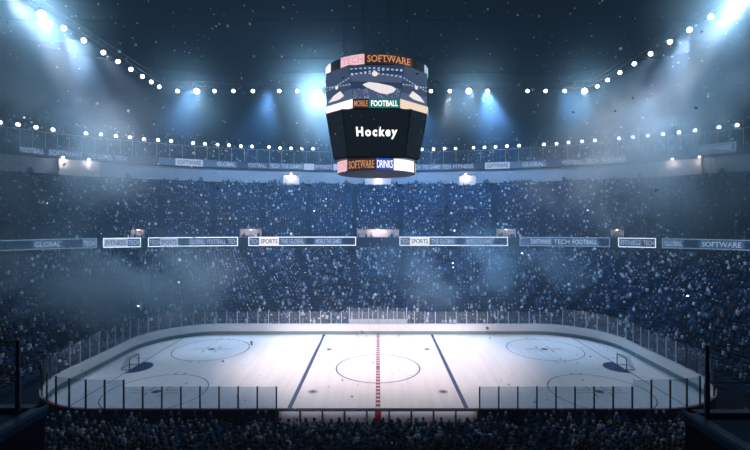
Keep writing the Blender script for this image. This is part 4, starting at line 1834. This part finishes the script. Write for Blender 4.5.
# ------------------------------------------------------------------ snow flakes drifting in the air
bmv, bmf = IV, IFc
n = 1150
pos, scl = [], []
while len(pos) < n:
    d = rng.uniform(14, 66)
    px, py = rng.uniform(-40, 790), rng.uniform(-10, 455)
    p = at(px, py, d)
    if p.z < 1.0 or p.z > 46:
        continue
    pos.append((p.x, p.y, p.z))
    scl.append(d / F * rng.choice([0.45, 0.65, 0.9, 1.2, 1.7], p=[0.35, 0.3, 0.2, 0.11, 0.04]))
M_SNOW = bpy.data.materials.new('snow flake white')
M_SNOW.use_nodes = True
_nt = M_SNOW.node_tree
_nt.nodes.remove(_nt.nodes['Principled BSDF'])
_a, _b, _m = _nt.nodes.new('ShaderNodeBsdfDiffuse'), _nt.nodes.new('ShaderNodeBsdfTranslucent'), _nt.nodes.new('ShaderNodeMixShader')
_a.inputs['Color'].default_value = _b.inputs['Color'].default_value = (0.9, 0.94, 0.98, 1)
_m.inputs[0].default_value = 0.5
_nt.links.new(_a.outputs[0], _m.inputs[1])
_nt.links.new(_b.outputs[0], _m.inputs[2])
_nt.links.new(_m.outputs[0], _nt.nodes['Material Output'].inputs['Surface'])
scatter('snow', (bmv, [tuple(f) for f in bmf], np.zeros(len(bmf), int)), np.array(pos), rng.uniform(0, 6, n), np.array(scl), [M_SNOW],
        'fine snow flakes drifting through the arena air', 'snow')

# ------------------------------------------------------------------ haze
def smoke(loc, rad, dens, col, label, nscale=0.12, halo=False):
    bm = bmesh.new()
    bmesh.ops.create_icosphere(bm, subdivisions=3, radius=1)
    me = bpy.data.meshes.new('smoke')
    bm.to_mesh(me)
    bm.free()
    o = bpy.data.objects.new('smoke', me)
    COL.objects.link(o)
    o.location = loc
    o.scale = rad
    m = bpy.data.materials.new('smoke and glow haze')
    m.use_nodes = True
    nt = m.node_tree
    nt.nodes.remove(nt.nodes['Principled BSDF'])
    vs = nt.nodes.new('ShaderNodeVolumeScatter')
    vs.inputs['Color'].default_value = tuple(col) + (1,)
    vs.inputs['Anisotropy'].default_value = 0.2
    tc = nt.nodes.new('ShaderNodeTexCoord')
    ln_ = nt.nodes.new('ShaderNodeVectorMath')
    ln_.operation = 'LENGTH'
    nt.links.new(tc.outputs['Object'], ln_.inputs[0])
    mr = nt.nodes.new('ShaderNodeMapRange')
    mr.interpolation_type = 'SMOOTHSTEP'
    mr.inputs['From Min'].default_value = 1.0
    mr.inputs['From Max'].default_value = 0.0 if halo else 0.25
    nt.links.new(ln_.outputs['Value'], mr.inputs['Value'])
    geo = nt.nodes.new('ShaderNodeNewGeometry')
    nz = nt.nodes.new('ShaderNodeTexNoise')
    nz.inputs['Scale'].default_value = nscale
    nz.inputs['Detail'].default_value = 4
    nz.inputs['Roughness'].default_value = 0.62
    nt.links.new(geo.outputs['Position'], nz.inputs['Vector'])
    m2 = nt.nodes.new('ShaderNodeMapRange')
    m2.inputs['From Min'].default_value = -0.2 if halo else 0.45
    m2.inputs['From Max'].default_value = 0.70 if halo else 0.66
    nt.links.new(nz.outputs['Fac'], m2.inputs['Value'])
    a = nt.nodes.new('ShaderNodeMath')
    a.operation = 'MULTIPLY'
    nt.links.new(mr.outputs[0], a.inputs[0])
    nt.links.new(m2.outputs[0], a.inputs[1])
    b = nt.nodes.new('ShaderNodeMath')
    b.operation = 'MULTIPLY'
    b.inputs[1].default_value = dens
    if halo:
        pw = nt.nodes.new('ShaderNodeMath')
        pw.operation = 'POWER'
        pw.inputs[1].default_value = 1.6
        nt.links.new(a.outputs[0], pw.inputs[0])
        a = pw
    nt.links.new(a.outputs[0], b.inputs[0])
    nt.links.new(b.outputs[0], vs.inputs['Density'])
    va = nt.nodes.new('ShaderNodeVolumeAbsorption')
    va.inputs['Color'].default_value = tuple(col) + (1,)
    nt.links.new(b.outputs[0], va.inputs['Density'])
    ad = nt.nodes.new('ShaderNodeAddShader')
    nt.links.new(vs.outputs[0], ad.inputs[0])
    nt.links.new(va.outputs[0], ad.inputs[1])
    nt.links.new(ad.outputs[0], nt.nodes['Material Output'].inputs['Volume'])
    me.materials.append(m)
    m.cycles.volume_step_rate = 2.0
    tag(o, label, 'smoke', kind='stuff')


SMK = (0.55, 0.78, 0.95)
smoke(at(100, 285, 55), (22, 12, 9), 0.34, SMK, 'pale smoke drifting over the lower stand at the SOFTWARE side')
smoke(at(30, 150, 48), (18, 12, 15), 0.11, SMK, 'pale smoke climbing past the upper display boards, SOFTWARE side')
smoke(at(670, 160, 52), (22, 12, 15), 0.17, SMK, 'pale smoke hanging before the wide booth, DRINKS side')
smoke(at(480, 272, 66), (22, 8, 9), 0.20, SMK, 'thin smoke over the middle of the lower stand, DRINKS side')

HAL = (0.58, 0.80, 0.98)  # tint of the haze balls added at lamps to make them glow
for px, py, d, r, dn, lab in [
        (38, 17, 53, 12.0, 0.08, 'added haze for the glow around the nearest floodlight of the side truss, SOFTWARE side'),
        (726, 7, 50, 12.0, 0.08, 'added haze for the glow around the nearest floodlight of the side truss, DRINKS side'),
        (318, 94, 84, 17.0, 0.055, 'added haze for the glow around the brightest floodlight of the far truss'),
        (182, 98, 84, 16.0, 0.035, 'added haze for faint glow around the corner floodlight of the far truss, SOFTWARE side'),
        (472, 98, 84, 16.0, 0.04, 'added haze for faint glow around a floodlight of the far truss beside the scoreboard, DRINKS side'),
        (585, 98, 84, 17.0, 0.045, 'added haze for faint glow around the corner floodlight of the far truss, DRINKS side')]:
    smoke(at(px, py, d), (r, r, r), dn, HAL, lab, 0.12, True)

w = bpy.data.worlds.new('world')
sc.world = w
w.use_nodes = True
nt = w.node_tree
nt.nodes['Background'].inputs['Color'].default_value = (0.0, 0.0, 0.0, 1)
nt.nodes['Background'].inputs['Strength'].default_value = 0
HAZE, DENS = (0.33, 0.54, 0.78), 0.0041
vs = nt.nodes.new('ShaderNodeVolumeScatter')
vs.inputs['Color'].default_value = HAZE + (1,)
vs.inputs['Density'].default_value = DENS
vs.inputs['Anisotropy'].default_value = 0.1
va = nt.nodes.new('ShaderNodeVolumeAbsorption')
va.inputs['Color'].default_value = HAZE + (1,)
va.inputs['Density'].default_value = DENS * 0.8
ad = nt.nodes.new('ShaderNodeAddShader')
nt.links.new(vs.outputs[0], ad.inputs[0])
nt.links.new(va.outputs[0], ad.inputs[1])
nt.links.new(ad.outputs[0], nt.nodes['World Output'].inputs['Volume'])
w.cycles.homogeneous_volume = True


# ------------------------------------------------------------------ lights
def spot(loc, aim, power, col, ang, blend=0.6, soft=0.6):
    L = bpy.data.lights.new('floodlight and added beam', 'SPOT')
    L.energy = power
    L.color = col
    L.spot_size = math.radians(ang)
    L.spot_blend = blend
    L.shadow_soft_size = soft
    o = bpy.data.objects.new('floodlight and added beam', L)
    COL.objects.link(o)
    o.location = loc
    o.rotation_euler = (Vector(aim) - Vector(loc)).to_track_quat('-Z', 'Y').to_euler()
    return o


def point(loc, power, col, soft=0.5):
    L = bpy.data.lights.new('floodlight glow', 'POINT')
    L.energy = power
    L.color = col
    L.shadow_soft_size = soft
    o = bpy.data.objects.new('floodlight glow', L)
    COL.objects.link(o)
    o.location = loc
    return o


WARM = (1.0, 0.80, 0.79)
COOL = (0.66, 0.78, 1.0)
BLUE = (0.27, 0.54, 1.0)
K = 1.0
for sx in (-1, 1):
    spot((sx * 41, 0, 41), (sx * 4, 2, 0), 64000 * K, WARM, 29, 0.9)
    spot((sx * 41, 16, 41), (sx * 3, 1, 0), 50000 * K, WARM, 30, 0.9)
    spot((sx * 41, 10, 41), (sx * 22, 0, 0), 50000 * K, COOL, 42, 0.8)
    spot((sx * 41, 14, 41.5), (sx * 47, 12, 6), (18000 if sx < 0 else 10000) * K, COOL, 70, 0.9)
    # added unseen spot beyond the frame, brightening the far boards and ice
    spot((sx * 43, -22, 42), (sx * 2, 7, 0), 95000 * K, WARM, 28, 0.9)
    spot((sx * 14, 37, 41), (sx * 5, 3, 0), 34000 * K, WARM, 28, 0.9)
# added unseen beams that whiten the far boards and first rows
for sx in (-1, 1):
    spot((sx * 43, -24, 42), (sx * 8, 14.6, 1.6), 150000 * K, (0.95, 0.93, 1.0), 15, 0.9)
    spot((sx * 43, -24, 42), (-sx * 14, 14.6, 1.6), 100000 * K, (0.95, 0.93, 1.0), 12, 0.9)
# stand wash from the trusses
for x, pw in ((-36, 0.4), (-21, 0.8), (-7, 1.05), (7, 1.4), (21, 1.15), (36, 0.3)):
    spot((x, 36, 41.5), (x * 1.25, 25, 4), 66000 * K * pw, BLUE, 62, 0.9)
    spot((x, 38, 41.5), (x * 1.4, 52, 20), 22000 * K * pw, BLUE, 75, 0.9)
for p, k_ in GLOW:
    q = p + (Vector((0, -1.7, -1.3)) if p.y > 30 else Vector((-math.copysign(0.5, p.x), -1.1, -0.9)))
    if p.y > 30:
        spot(q, (q.x * 0.4, q.y - 8, -12), 8000 * K * k_, (0.52, 0.78, 1.0), 105, 1.0)
    else:
        spot(q, (q.x * 0.6, q.y + 15, 0), 6000 * K * k_, (0.52, 0.78, 1.0), 100, 1.0)
    point(q, (3000 if p.y > 30 else 1700) * K * k_, (0.50, 0.78, 1.0))

# ------------------------------------------------------------------ render look
sc.view_settings.view_transform = 'Standard'
sc.view_settings.look = 'None'
sc.view_settings.exposure = 0.0
sc.view_settings.gamma = 1.0
sc.view_settings.use_curve_mapping = False
sc.cycles.use_denoising = True
try:
    sc.cycles.denoiser = 'OPENIMAGEDENOISE'
    sc.cycles.denoising_input_passes = 'RGB_ALBEDO_NORMAL'
except Exception:
    pass
sc.cycles.max_bounces = 6
sc.cycles.diffuse_bounces = 2
sc.cycles.glossy_bounces = 2
sc.cycles.transparent_max_bounces = 16
sc.cycles.volume_bounces = 0
sc.cycles.volume_step_rate = 1.0
sc.cycles.volume_max_steps = 128
sc.cycles.sample_clamp_direct = 0
sc.cycles.sample_clamp_indirect = 5
